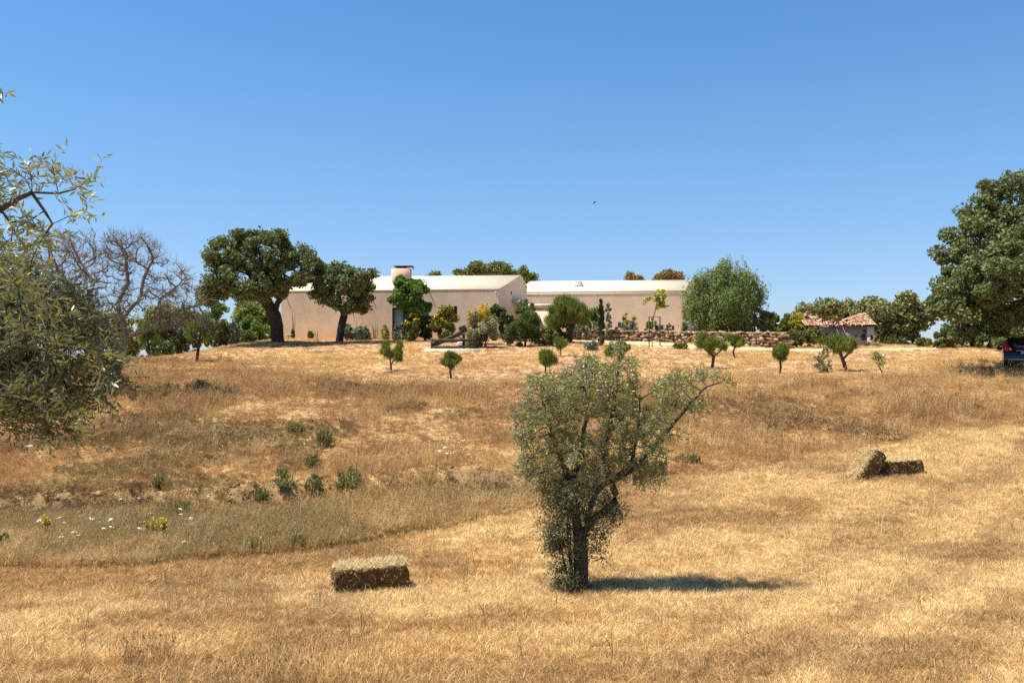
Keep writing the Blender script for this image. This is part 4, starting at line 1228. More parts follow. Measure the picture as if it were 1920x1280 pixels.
sh('broad-leaved dark tree-like shrub standing before the porch', (985, 640), [(985, 572, 18, 14), (972, 580, 14, 12)], 'oak_leaf', 3000, 80, D=56.5, **BL_)
sh('straggly pale shrub at the right foot of the deep green shrub', (1020, 641), [(1018, 624, 14, 10), (1032, 622, 12, 8)], 'bush_leaf', 1800, 81, D=52.5, **BL_)
sh('dark green bush in the shade right under the young umbrella pine', (1042, 632), [(1040, 606, 14, 16), (1060, 612, 14, 12)], 'dark_bush_leaf', 2600, 82, D=55.6, **BL_)
sh('rounded green bush against the right wing behind the cypress', (1106, 632), [(1104, 590, 20, 14), (1110, 604, 18, 12)], 'green_leaf', 3600, 83, D=60, **BL_)
sh('long clipped grey lavender hedge behind the stone wall', (1100, 632), [(1086, 611, 16, 10), (1110, 611, 16, 10), (1124, 612, 10, 9)], 'lavender_leaf', 5200, 84, D=57.6, L=.16, Wd=.05, bloom=(300, 'pale_bush_leaf', .5))
sh('slender grey-leaved upright shrub just right of the cypress', (1138, 634), [(1140, 580, 5, 14), (1141, 602, 6, 18)], 'lavender_leaf', 1100, 85, D=56.5, L=.16, Wd=.08)
sh('bright green small bush on the lavender bank before the right wing', (1182, 632), [(1178, 594, 11, 12), (1170, 602, 8, 8), (1188, 598, 6, 10)], 'yellow_leaf', 1500, 86, D=58.4, L=.17, Wd=.08)
sh('low grey-green lavender mound before the right wing', (1180, 634), [(1165, 612, 12, 8), (1185, 612, 16, 9)], 'lavender_leaf', 3200, 87, D=57, L=.16, Wd=.05)
sh('small light green bush behind the tree stakes', (1222, 632), [(1222, 605, 9, 8), (1218, 612, 8, 8)], 'green_leaf', 1100, 88, D=57, **BL_)
sh('low lavender strip between the stakes and the ball bush', (1238, 632), [(1238, 614, 12, 5)], 'lavender_leaf', 1100, 89, D=57, L=.14, Wd=.05)
sh('round clipped dark ball bush on the wall before the right wing', (1256, 632), [(1256, 613, 9, 8)], 'dark_bush_leaf', 2200, 90, D=55.5, L=.10, Wd=.05, clump=.18)
sh('low grey-green mound at the right corner of the farmhouse', (1290, 632), [(1290, 611, 16, 7)], 'lavender_leaf', 1800, 91, D=57, L=.15, Wd=.05)
sh('climbing leafy shrub on the right corner of the farmhouse', (1284, 630), [(1283, 590, 4, 16)], 'bush_leaf', 480, 92, D=63.5, L=.15, Wd=.09)
sh('shaded green bush under the weeping branches left of the pepper trunk', (1322, 632), [(1318, 606, 16, 16)], 'dark_bush_leaf', 2200, 93, D=59.5, **BL_)
sh('dark bushes under the right side of the pepper tree', (1385, 634), [(1380, 608, 24, 18), (1395, 615, 20, 12)], 'dark_bush_leaf', 3600, 94, D=59.5, **BL_)
sh('light olive tall bush right beside the pepper tree', (1425, 636), [(1422, 596, 16, 20), (1440, 604, 14, 16), (1430, 618, 22, 12)], 'bush_leaf', 5200, 95, D=58, **BL_)
sh('tall pale olive bush between the pepper tree and the ruined shed', (1472, 640), [(1462, 606, 18, 18), (1480, 604, 14, 14), (1470, 622, 22, 14)], 'bush_leaf', 5200, 96, D=57.5, **BL_)
sh('yellow-green bush leaning against the left end of the ruined shed', (1503, 645), [(1500, 604, 18, 16), (1512, 620, 14, 14), (1492, 622, 12, 14)], 'yellow_leaf', 3400, 97, D=56.5, **BL_)
sh('grey-green spreading bush at the right end of the stone wall', (1498, 652), [(1490, 632, 14, 14), (1512, 636, 16, 14), (1528, 628, 14, 16)], 'bush_leaf', 4600, 98, D=52, **BL_)
sh('dark narrow bush behind the stone wall near the pepper tree', (1451, 634), [(1451, 616, 4, 7)], 'dark_bush_leaf', 420, 99, D=54, L=.12, Wd=.06)
sh('light green rounded bush in the sky gap near the big oak', (1773, 654), [(1773, 632, 18, 15), (1770, 646, 18, 9)], 'bush_leaf', 3400, 100, D=52.5, **BL_)
sh('dark bushy mass under the lower boughs of the big oak', (1858, 652), [(1850, 636, 20, 13), (1868, 624, 20, 20)], 'dark_bush_leaf', 4200, 101, D=52.5, **BL_)
sh('tall dark shrub right behind the parked car', (1902, 655), [(1895, 610, 30, 26), (1920, 604, 30, 30)], 'oak_leaf', 7600, 102, D=50, **BL_)
sh('low scrub at the foot of the forked oak on the hilltop edge', (1735, 652), [(1730, 642, 14, 8)], 'bush_leaf', 1000, 103, D=54, **BL_)
sh('low dark scrub right of the ruined shed under the black-trunked oak', (1680, 652), [(1672, 640, 16, 9), (1692, 642, 12, 7)], 'dark_bush_leaf', 2000, 104, D=56, **BL_)
sh('low dark bush on the crest left of the leaning skyline oak', (300, 664), [(300, 648, 26, 14)], 'dark_bush_leaf', 2200, 105, D=58, **BL_)
sh('scrubby olive-green bush on the crest behind the thin crest pine', (262, 672), [(258, 654, 24, 14)], 'bush_leaf', 2200, 106, D=57, **BL_)
sh('rounded green bush on the crest between skyline oak and tall thin pine', (352, 655), [(352, 640, 20, 15)], 'bush_leaf', 2200, 107, D=60, **BL_)
# cypress
p = Vector((pt(1127, 640, 52.5).x, 52.5, zg(pt(1127, 640, 52.5).x, 52.5)))
bush('cypress', 'slim dark pencil cypress standing before the stone wall', 'tree', p, [(1127, 572, 2.5, 12), (1127, 590, 4.5, 20), (1127.5, 612, 5.2, 18)], 'cypress_leaf', 9000, .13, .05, 111, None, (0, 0, 1.2), 110, .42, None, 3, 'dark_bark', .3)
bush('shrub', 'dead brown tuft at the foot of the pencil cypress', 'shrub', Vector((p.x, p.y - .2, zg(p.x, p.y - .2))), [(1127, 632, 5, 8)], 'brown_leaf', 420, .12, .03, 112, 'shrubs round the farmhouse', (0, 0, .5))
# low bushes on the bare slope
SL = 'low bushes on the slope'
sh('round blue-green rosemary bush below the stone wall left of the cypress foot', (1108, 657), [(1109, 648, 13, 8)], 'lavender_leaf', 1900, 113, group=SL, L=.13, Wd=.05)
sh('small flat dark bush on the sand in front of the stone wall', (1275, 654), [(1275, 649, 13, 5)], 'bush_leaf', 1000, 114, group=SL, L=.13, Wd=.06)
sh('straggly grey sapling bush left of the wide bushy pine', (1543, 698), [(1541, 678, 14, 13), (1548, 686, 12, 8)], 'pale_bush_leaf', 900, 115, group=SL, L=.12, Wd=.045)
sh('thin pale weed clump behind the straggly grey bush', (1548, 672), [(1548, 660, 6, 9)], 'pale_bush_leaf', 260, 116, group=SL, L=.12, Wd=.04)
WE = 'green weeds on the bank'
for k, (px, py, rx, ry, lab) in enumerate([
    (532, 922, 17, 22, 'tall green weed clump on the bank, left of a pair'), (587, 935, 16, 22, 'loose green weed clump on the bank edge, right of a pair'),
    (652, 920, 26, 20, 'fullest bright green weed clump above the bare soil bank'), (606, 838, 17, 16, 'green weed clump higher on the slope under the round pines'),
    (587, 880, 14, 13, 'small green weed clump halfway up the slope'), (553, 812, 14, 8, 'faint olive weed patch highest on the slope'),
    (488, 940, 14, 12, 'dark low weed clump left of the tall clump on the bank'), (328, 966, 34, 13, 'flat olive weed mat among the white flowers'),
    (478, 1036, 26, 12, 'dark green low weed in the uncut strip'), (556, 1030, 15, 14, 'rust-tinged weed tuft in the uncut strip'), (3, 1030, 16, 20, 'bright green weed at the left edge of the picture'),
    (300, 915, 16, 10, 'small olive weed on the slope above the white flowers'), (400, 742, 22, 6, 'grey-green low scrub near the dead oak'), (1290, 867, 22, 6, 'dark olive weeds right of the central olive')]):
    b_ = at(px, py)
    bush('weed', lab, 'weed', b_, [(px, py - ry, rx, ry)], 'weed_leaf', 620 if k != 2 else 1000, .085 * b_.y / 18, .022 * b_.y / 18, 120 + k, WE, (0, 0, 1.3), 34, .36, None, 8, 'weed_stem', .0)
# brushwood near the dead oak
for k, (px, py, rx, ry, lab) in enumerate([(265, 752, 26, 14, 'dry brown brush heap at the foot of the dead oak'), (318, 745, 26, 15, 'dry brown brush heap between dead oak and slope'), (375, 735, 26, 13, 'dry grey-brown brush heap farthest from the dead oak')]):
    b_ = at(px, py)
    bush('brush', lab, 'brush', b_, [(px, py - ry * .6, rx, ry)], 'brown_leaf', 1300, .16, .018, 140 + k, 'dry brush by the dead oak', (0, 0, .6), 24, .35, None, 8, 'bark', .2)
# wispy sapling at the right
tree('sapling', 'wispy grey olive sapling leaning left of the car shade', 'tree', at(1655, 710), [(1648, 672, 12, 14), (1640, 660, 7, 7), (1645, 684, 8, 8)], [[(1656, 712), (1654, 698), (1648, 686), (1647, 672)]],
     'olive_tree_leaf', 'bark', 50, 520, .10, .035, .025, .004, clump=.16, seed=150, step=.12)

# ------------------------------------------------------------------ dry plant stalks against the house wall
for k, (px, top, n) in enumerate([(549, 565, 5), (674, 585, 4), (704, 588, 6), (594, 610, 3)]):
    D = 58.9
    b_ = Vector((pt(px, 633, D).x, D, zg(pt(px, 633, D).x, D)))
    r_ = thing('dry_stalks', ['tall dry stalks against the wall near the left corner of the farmhouse', 'thin dry stalks right of the bent oak', 'fan of dry stalks left of the glass door', 'short dry stalks at the foot of the plain wall'][k], 'plant', b_, 'dry stalks along the farmhouse wall')
    h = pt(px, top, D).z - b_.z
    for i in range(n):
        hh = h * random.uniform(.55, 1); dx = random.uniform(-.35, .3)
        MB().tube([(dx * .3, .05 * i, -.05), (dx * .5, .05 * i, hh * .5), (dx - .1, .05 * i, hh)], [.022, .018, .008], 5).build('stalk', M['grey_bark'], r_)

# ------------------------------------------------------------------ metal frame with sloping arm
def frame_stand():
    D0 = 49.3
    p = Vector((pt(800, 660, D0).x, D0, zg(pt(835, 660, D0).x, D0) + .0))
    rt = thing('metal_frame', 'black metal frame with a sloping beam and a tilted black box on a pale slab', 'frame', p)
    s = D0 / FPX
    q = lambda px, py, dy=0: np.array(pt(px, py, D0 + dy)) - np.array(p)
    zsl = q(800, 657.0)[2]
    zsl = max(zsl, .14)
    x0, x1 = q(797, 660)[0], q(896, 660)[0]
    MB().box(((x0 + x1) / 2, 1.05, zsl - .30), (x1 - x0, 2.6, .6)).build('slab', M['concrete'], rt)
    xa, xb = q(809, 655)[0], q(893, 655)[0]
    for yy, nm in ((.16, 'rail'), (1.75, 'rail')):
        for zz in (.10, .50):
            MB().box(((xa + xb) / 2, yy, zsl + zz), (xb - xa, .09, .13)).build(nm, M['dark_wood'], rt)
        MB().box((xa, yy, zsl + .3), (.1, .12, .62)).build('upright', M['dark_wood'], rt)
    a, c = q(808, 648), q(866, 622)
    Mx = Matrix.Rotation(-math.atan2(c[2] - a[2], c[0] - a[0]), 3, 'Y')
    for dy in (.25, 1.2):
        MB().box((a + c) / 2 + (0, dy, 0), (np.linalg.norm(c - a), .12, .20), M=Mx).build('beam', M['dark_wood'], rt)
    MB().box((a + c) / 2 + (0, .72, .04), (np.linalg.norm(c - a) * .98, .82, .03), M=Mx).build('panel', M['black_metal'], rt)
    MB().tube([(q(821, 655)[0], .25, zsl + .3), (q(821, 655)[0], .25, q(821, 645)[2])], [.045, .045], 6).build('post', M['black_metal'], rt)
    for dy in (.25, 1.2):
        MB().tube([(q(868, 655)[0], dy, zsl), (q(868, 655)[0], dy, q(868, 624)[2])], [.055, .055], 6).build('post', M['black_metal'], rt)
    MB().tube([(q(856, 655)[0], .3, q(856, 629)[2]), (q(868, 655)[0], .3, q(868, 637)[2])], [.03, .03], 5).build('brace', M['black_metal'], rt)
    b_ = MB().box(q(867, 616.5) + (0, .5, 0), (.42, .5, .40), M=Matrix.Rotation(R(-20), 3, 'Y')).build('box', M['plastic'], rt)
    md = b_.modifiers.new('bevel', 'BEVEL'); md.width = .04; md.segments = 2
frame_stand()
b_ = at(864, 645, 52.0)
o = MB().box((0, 0, .12), (.36, .3, .28), .4).build('sack', M['white_flower'])
o.location = Vector((pt(863, 645, 52.4).x, 52.4, zg(pt(863, 645, 52.4).x, 52.4)))
md = o.modifiers.new('bevel', 'BEVEL'); md.width = .1; md.segments = 3
tag(o, 'small white sack lying beside the post of the black metal frame', 'sack')
o = MB().box((0, 0, .05), (.9, .22, .05), -.12).box((.1, .12, .10), (.5, .16, .04), .1).build('board', M['grey_wood'])
o.location = at(588, 662); o.rotation_euler = (.05, -.06, 0)
tag(o, 'grey weathered board lying on the bare ground below the farmhouse', 'board')
# little wall box near the left corner
o = MB().box((0, 0, .14), (.22, .16, .12)).box((0, 0, .03), (.06, .06, .26)).build('meter_box', M['grey_wood'])
pp = pt(541, 632, 59.6); o.location = (pp.x, 59.6, zg(pp.x, 59.6) + .1)
tag(o, 'small grey box on a post at the left corner of the farmhouse', 'box')
# tray under the first small pine
o = MB().tube([(0, 0, -.03), (0, 0, .05)], [.24, .26], 14).build('basin', M['grey_wood'])
pp = at(731, 698); o.location = (pp.x, pp.y - .1, pp.z + .02)
tag(o, 'pale round basin at the foot of the low-forking pine', 'basin')

# bird
p = pt(1115, 380, 48)
rt = thing('bird', 'tiny dark bird flying high in the blue sky', 'bird', p)
rot = Matrix.Rotation(R(-38), 3, 'Y')
V = []
mb = MB()
P0 = [np.array(rot @ Vector(v)) for v in ((-.11, 0, 0), (-.06, 0, .01), (.03, 0, .01), (.085, 0, 0), (.115, 0, .0))]
mb.tube(P0, np.array([.006, .022, .034, .022, .008]), 8); mb.build('body', M['bird'], rt, True)
for s in (-1, 1):
    w = [np.array(rot @ Vector(v)) for v in ((.05, s * .02, .01), (-.02, s * .02, .01), (-.05, s * .13, .05), (-.09, s * .21, .02), (.0, s * .12, .055))]
    MB().prism([w[0], w[4], w[3], w[2], w[1]], (0, 0, .006)).build('wing', M['bird'], rt)

# ------------------------------------------------------------------ hay bales
M['hay_top'] = None
def hay_mat():
    m, nt, b = newmat('hay')
    b.inputs['Roughness'].default_value = .9; b.inputs['Specular IOR Level'].default_value = .1
    n = noise(nt, 26, 5, .7, vec_scale=(.35, 1, 1.0))
    r = ramp(nt, [(.30, (.06, .033, .013)), (.5, (.125, .075, .03)), (.7, (.24, .16, .07))])  # body colour kept dark to put the shade of the bale sides into it
    nt.links.new(n.outputs['Fac'], r.inputs[0]); nt.links.new(r.outputs[0], b.inputs['Base Color'])
    bp = nt.nodes.new('ShaderNodeBump'); bp.inputs['Strength'].default_value, bp.inputs['Distance'].default_value = 1, .05
    nt.links.new(n.outputs['Fac'], bp.inputs['Height']); nt.links.new(bp.outputs[0], b.inputs['Normal'])
    return m
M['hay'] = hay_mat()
def bale(label, loc, rz, dims, tilt=None, seed=0):
    rng = np.random.default_rng(seed)
    rt = thing('hay_bale', label, 'hay bale', loc, 'hay bales on the mown grass', rz)
    if tilt: rt.rotation_euler = tilt
    lx, ly, lz = dims
    n = (22, 11, 9)
    V, F, ix = [], [], {}
    def vid(p):
        k = tuple(p)
        if k not in ix: ix[k] = len(V); V.append(p)
        return ix[k]
    for ax in range(3):
        u_, v_ = [q for q in range(3) if q != ax]
        for side in (0, n[ax]):
            for i in range(n[u_]):
                for j in range(n[v_]):
                    c = []
                    for di, dj in ((0, 0), (1, 0), (1, 1), (0, 1)):
                        p = [0, 0, 0]; p[ax] = side; p[u_] = i + di; p[v_] = j + dj
                        c.append(vid(tuple(p)))
                    F.append(c if (side > 0) == (ax != 1) else c[::-1])
    V = np.array(V, float) / np.array(n) - .5
    q = V * 2
    rnd_ = 1 - .055 * (np.abs(q[:, [1, 2, 0]]) ** 4) * (np.abs(q[:, [2, 0, 1]]) ** 4)
    V = V * rnd_ * np.array(dims)
    nz = np.stack([fbm(V[:, 0] * 9 + 7 * k, V[:, 1] * 9 + V[:, 2] * 7 + 3 * k, seed + k, 3) - .5 for k in range(3)], 1)
    V = V + nz * .06
    tw = np.minimum(np.abs(V[:, 1] - ly * .2), np.abs(V[:, 1] + ly * .2))
    V = V * (1 - .04 * np.exp(-(tw / .03) ** 2))[:, None]
    V[:, 2] += lz / 2
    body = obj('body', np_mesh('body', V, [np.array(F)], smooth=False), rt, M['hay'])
    # straw ends on every face; dense pale straw paints in the sunlit top
    ns = 6500
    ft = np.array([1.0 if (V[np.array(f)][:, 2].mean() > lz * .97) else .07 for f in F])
    fidx = rng.choice(len(F), ns, p=ft / ft.sum())
    FV = V[np.array(F)]
    uv = rng.random((ns, 2))
    f = FV[fidx]
    C = f[:, 0] + (f[:, 1] - f[:, 0]) * uv[:, :1] + (f[:, 3] - f[:, 0]) * uv[:, 1:]
    nr = np.cross(f[:, 1] - f[:, 0], f[:, 3] - f[:, 0]); nr /= np.linalg.norm(nr, axis=1, keepdims=True)
    out = np.sign((nr * (C - V.mean(0))).sum(1))[:, None] * nr
    Dv = out * rng.uniform(.1, .7, (ns, 1)) + rand_dir(ns, rng) * .8
    ln = rng.uniform(.04, .13, ns)
    Dn = Dv / np.linalg.norm(Dv, axis=1, keepdims=True)
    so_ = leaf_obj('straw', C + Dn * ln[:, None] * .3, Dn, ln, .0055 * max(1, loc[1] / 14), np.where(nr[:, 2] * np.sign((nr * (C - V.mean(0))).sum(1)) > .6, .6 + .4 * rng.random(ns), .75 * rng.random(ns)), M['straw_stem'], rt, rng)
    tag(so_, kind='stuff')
    for s in (-1, 1):
        y = s * ly * .2
        pts = [(-lx / 2 * 1.01, y, .03), (-lx / 2 * 1.01, y, lz - .03), (-lx / 2 * .95, y, lz * 1.0), (0, y, lz * 1.005), (lx / 2 * .95, y, lz * 1.0), (lx / 2 * 1.01, y, lz - .03), (lx / 2 * 1.01, y, .03)]
        MB().tube(pts, [.005] * 7, 4).build('twine', M['grey_wood'], rt)
    return rt
def on(px, py, dz=0.0):
    p = at(px, py); return Vector((p.x, p.y, p.z + dz))
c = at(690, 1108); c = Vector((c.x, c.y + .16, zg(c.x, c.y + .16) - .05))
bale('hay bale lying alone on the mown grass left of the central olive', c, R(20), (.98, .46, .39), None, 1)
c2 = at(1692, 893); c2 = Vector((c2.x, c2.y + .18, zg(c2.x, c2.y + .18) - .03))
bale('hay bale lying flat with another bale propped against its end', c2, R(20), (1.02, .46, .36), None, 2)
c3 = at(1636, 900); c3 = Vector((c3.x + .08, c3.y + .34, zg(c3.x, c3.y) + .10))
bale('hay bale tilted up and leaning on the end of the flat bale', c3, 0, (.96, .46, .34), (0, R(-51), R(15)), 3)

# ------------------------------------------------------------------ parked car
def car():
    X, Y = pt(1882, 690, 37.6).x, 37.6
    hd = R(-29)
    # origin at the rear-left corner on the ground; local +y runs towards the bonnet, +x to the car's right
    p = Vector((X, Y, zg(X + .8, Y + 1.5)))
    rt = thing('parked_car', 'dark blue estate car parked in the shade of the big oak, seen from behind', 'car', p, None, hd)
    HW = .93
    cx = HW
    prof = [(.02, .42), (.0, .62), (.04, .78), (.10, .95), (.60, .98), (3.35, .98), (4.2, .90), (4.62, .78), (4.72, .60), (4.68, .38), (4.3, .28), (.3, .30)]
    body = MB()
    body.prism([(0.0, y, z) for y, z in prof], (2 * HW, 0, 0))
    bo = body.build('body', M['car_paint'], rt)
    md = bo.modifiers.new('bevel', 'BEVEL'); md.width = .09; md.segments = 3; md.limit_method = 'ANGLE'
    # cabin: a tapering block
    rows = [(.12, 3.42, .97, .0), (.30, 2.95, 1.28, .07), (.46, 2.55, 1.46, .15), (.60, 2.2, 1.535, .21)]
    V, F = [], []
    for y0, y1, z, ins in rows:
        V += [(ins, y0, z), (2 * HW - ins, y0, z), (2 * HW - ins, y1, z), (ins, y1, z)]
    for k in range(3):
        for j in range(4): F.append((k * 4 + j, k * 4 + (j + 1) % 4, k * 4 + 4 + (j + 1) % 4, k * 4 + 4 + j))
    F.append((12, 13, 14, 15)); F.append((3, 2, 1, 0))
    cb = MB().add(V, F).build('cabin', M['car_paint'], rt)
    md = cb.modifiers.new('bevel', 'BEVEL'); md.width = .04; md.segments = 2; md.limit_method = 'ANGLE'
    # tailgate window, side windows, windscreen
    MB().prism([(.24, .175, 1.03), (2 * HW - .24, .175, 1.03), (2 * HW - .33, .435, 1.45), (.33, .435, 1.45)], (0, -.03, .015)).build('rear_window', M['dark_glass'], rt)
    MB().prism([(.2, 3.36, 1.0), (2 * HW - .2, 3.36, 1.0), (2 * HW - .3, 2.55, 1.46), (.3, 2.55, 1.46)], (0, .03, .02)).build('windscreen', M['dark_glass'], rt)
    for s in (0, 1):
        mx = lambda x: x if s == 0 else 2 * HW - x
        for y0, y1, y2, y3 in ((.62, 1.25, 1.25, .72), (1.33, 2.1, 2.05, 1.33), (2.18, 3.05, 2.5, 2.13)):
            MB().prism([(mx(.015), y0, 1.03), (mx(.015), y1, 1.03), (mx(.125), y2, 1.42), (mx(.125), y3, 1.42)], (-.012 if s == 0 else .012, 0, .004)).build('side_window', M['dark_glass'], rt)
        # tall L-shaped lamps up the pillars
        MB().prism([(mx(-.012), .085, .93), (mx(.34), .085, .93), (mx(.30), .12, 1.08), (mx(.20), .16, 1.14), (mx(.17), .30, 1.32), (mx(.20), .42, 1.45), (mx(.11), .42, 1.45), (mx(.06), .27, 1.24), (mx(.0), .15, 1.10)], (0, -.06, 0)).build('tail_lamp', M['red_lens'], rt)
        MB().prism([(mx(.2), .02, 1.0), (mx(.31), .02, 1.0), (mx(.28), .05, 1.06), (mx(.2), .06, 1.07)], (0, -.03, 0)).build('reversing_lamp', M['silver'], rt)
        MB().tube([(mx(.30), .75, 1.58), (mx(.28), 1.4, 1.60), (mx(.30), 2.2, 1.57)], [.022, .022, .022], 6).build('roof_rail', M['silver'], rt)
        mr = MB().box((mx(-.11), 2.62, 1.08), (.2, .1, .16)).build('wing_mirror', M['plastic'], rt)
        for yy in (.95, 3.75):
            ty = MB().tube([(mx(.02), yy, .33), (mx(.24), yy, .33)], [.33, .33], 20).build('wheel', M['rubber'], rt, False)
            MB().tube([(mx(.005), yy, .33), (mx(.05), yy, .33)], [.21, .2], 14).build('rim', M['silver'], ty)
    MB().box((cx, -.03, .56), (1.5, .06, .045)).build('bumper_strip', M['silver'], rt)
    MB().box((cx, -.005, .46), (1.74, .1, .14)).build('bumper', M['plastic'], rt)
    MB().box((cx, .0, .86), (.54, .05, .12)).build('number_plate', M['silver'], rt)
    MB().box((cx, -.0, .945), (.9, .06, .03)).build('handle', M['silver'], rt)
    MB().tube([(cx - .5, .55, 1.53), (cx - .5, .38, 1.75)], [.012, .005], 5).build('aerial', M['plastic'], rt)
    return rt
car()

# ------------------------------------------------------------------ white umbels and yellow flowers on the bank
def flower_protos():
    out = []
    rng = np.random.default_rng(9)
    for k in range(3):
        st = MB().tube([(0, 0, -.05), (.02, .0, .2), (.0, .02, .4)], [.006, .005, .004], 4).mesh('stem'); st.materials.append(M['weed_stem'])
        hd = MB()
        for q in range(16):
            r = .055 * math.sqrt(q / 16); t = q * 2.4
            hd.box((r * math.cos(t), .02 + r * math.sin(t), .405 - .12 * r + rng.uniform(-.004, .004)), (.03, .03, .012), rz=t)
        hm = hd.mesh('flower_head'); hm.materials.append(M['white_flower'])
        out.append((st, hm))
    return out
FP = flower_protos()
def wildflower(px, py, k, sc, grp, lab, name='wild_carrot', head_mat=None):
    a, f, u = ray(px, py)
    g = at(px, py + 22 * sc)
    rt = thing(name, lab, 'flower', (g.x, g.y, g.z), grp, random.uniform(0, 6))
    h = max(.22, (pt(px, py, g.y).z - g.z) / .4)
    for nm, me in zip(('stem', 'flower_head'), FP[k % 3]):
        o = bpy.data.objects.new(nm, me); COL.objects.link(o); o.parent = rt
        o.scale = (sc, sc, h)
        if nm == 'flower_head':
            tl = Matrix.Rotation(random.uniform(-.5, .5), 3, 'X')
            o.scale = (sc, sc, 1.0); o.rotation_euler = tl.to_euler()
            o.location = Vector((0, 0, .4 * h)) - tl @ Vector((0, 0, .4))
WF = [(72, 977), (112, 970), (120, 980), (151, 967), (171, 972), (187, 978), (208, 973), (194, 990), (262, 934), (283, 962), (272, 967), (263, 978), (303, 972), (334, 938), (351, 943), (341, 955), (338, 990), (359, 972), (366, 980), (399, 978), (391, 930), (116, 1006), (140, 997), (147, 1003), (262, 990), (304, 998), (325, 1014), (345, 1015), (240, 987), (211, 988), (228, 935), (90, 990), (338, 964), (378, 972)]
for k, (x, y) in enumerate(WF):
    wildflower(x, y, k, random.uniform(.45, .85), 'white umbel flowers on the bank', 'white flat-topped wildflower in the uncut strip at the foot of the bank')
WF2 = [(841, 824), (862, 829), (870, 825), (834, 839), (824, 845), (838, 850), (848, 850), (853, 847), (871, 843), (877, 852)]
for k, (x, y) in enumerate(WF2):
    wildflower(x, y, k, random.uniform(.6, .9), 'white flowers on the slope left of the olive', 'small white wildflower on the brown slope left of the central olive')
for k, (x, y, lab) in enumerate([(283, 985, 'yellow-flowered weed among the white umbels, left of a pair'), (303, 988, 'yellow-flowered weed among the white umbels, right of a pair'), (88, 984, 'yellow-flowered weed near the left edge of the white umbels')]):
    b_ = at(x, y + 24)
    bush('ragwort', lab, 'flower', b_, [(x, y - 2, 8, 7), (x + 4, y + 12, 6, 10)], 'bush_leaf', 260, .06, .018, 170 + k, 'yellow flowers on the bank', (0, 0, .6), 14, .4, (90, 'yellow_bloom', .55), 5, 'weed_stem', .2)

# ------------------------------------------------------------------ olive in the middle
p = at(1087, 1104)
tree('olive_tree', 'silvery young olive tree in the middle of the mown field', 'tree', p,
     [(1040, 760, 62, 60), (1010, 800, 44, 60), (1010, 720, 36, 24), (1100, 730, 70, 56), (1165, 700, 40, 44), (1170, 780, 60, 60), (1210, 840, 50, 40), (1100, 850, 80, 46), (1030, 870, 50, 30), (1260, 730, 44, 34), (1315, 712, 36, 22), (1355, 712, 22, 14), (1240, 800, 36, 44), (1200, 880, 50, 24), (1160, 660, 22, 20), (1100, 680, 26, 22), (1000, 870, 34, 44), (1060, 905, 50, 34), (1130, 890, 50, 34), (1215, 885, 40, 26), (985, 800, 26, 50), (1290, 760, 40, 20), (1370, 722, 14, 14)],
     [[(1090, 1108), (1090, 1060), (1088, 1010), (1078, 960), (1074, 910)], [(1100, 990), (1118, 968), (1140, 952), (1156, 938), (1150, 915), (1148, 900), (1180, 880), (1215, 850), (1250, 810), (1290, 760), (1325, 725), (1358, 712)],
      [(1095, 1010), (1104, 960), (1118, 920), (1142, 900)], [(1074, 910), (1050, 860), (1030, 800), (1015, 740)], [(1142, 900), (1130, 840), (1150, 770), (1160, 690), (1162, 660)], [(1074, 910), (1090, 850), (1100, 770), (1092, 700)], [(1180, 880), (1195, 820), (1200, 750)], [(1215, 850), (1250, 860)]],
     'olive_tree_leaf', 'bark', 1450, 46000, .048, .0125, .10, .0040, mode='sprig', sprig=(.15, 10), seed=12, step=.08, shell=.0, jitter=.3, bias=(0, 0, .25), power=.62)
# the leafy suckers round its foot
bush('olive_suckers', 'dark leafy suckers crowding round the foot of the central olive trunk', 'shoots', at(1078, 1106), [(1048, 975, 34, 54), (1042, 1040, 30, 40), (1055, 930, 40, 36), (1118, 1015, 26, 40), (1110, 940, 42, 34), (1066, 1080, 36, 24), (1075, 1020, 30, 50), (1150, 960, 22, 22), (1030, 1000, 22, 30)],
     'dark_olive_leaf', 9000, .05, .0135, 13, None, (0, 0, .6), 170, .48, None, 16, 'bark', .15, part='foliage')
# the olive reaching in from the left edge, near the camera
p = Vector((-3.35, 4.35, zg(-3.35, 4.35)))
tree('olive_tree', 'airy olive close by reaching thin sprays of leaves into the sky from the left edge', 'tree', p,
     [(20, 335, 60, 55), (-90, 390, 90, 90), (-20, 470, 90, 60), (30, 540, 70, 40), (-140, 620, 110, 170), (110, 345, 50, 46), (-8, 185, 14, 34), (70, 430, 44, 40), (20, 410, 60, 40), (145, 822, 28, 20), (200, 700, 40, 36), (40, 300, 40, 30)],
     [[(-272, 1560), (-268, 1200), (-240, 900), (-200, 720)], [(-200, 720), (-140, 560), (-80, 440), (0, 390), (60, 362), (110, 366), (165, 338)], [(-200, 740), (-90, 690), (20, 660), (110, 650), (190, 655)], [(-220, 800), (-100, 780), (20, 740), (110, 740), (150, 800)], [(-140, 560), (-120, 400), (-70, 260), (-14, 195)], [(60, 362), (100, 420), (130, 402)]],
     'olive_tree_leaf', 'bark', 1000, 8200, .047, .0105, .05, .0028, mode='sprig', sprig=(.14, 9), seed=14, step=.075, shell=.0, jitter=.35, bias=(.1, 0, .1), power=.72)
p = Vector((-4.15, 5.5, zg(-4.15, 5.5)))
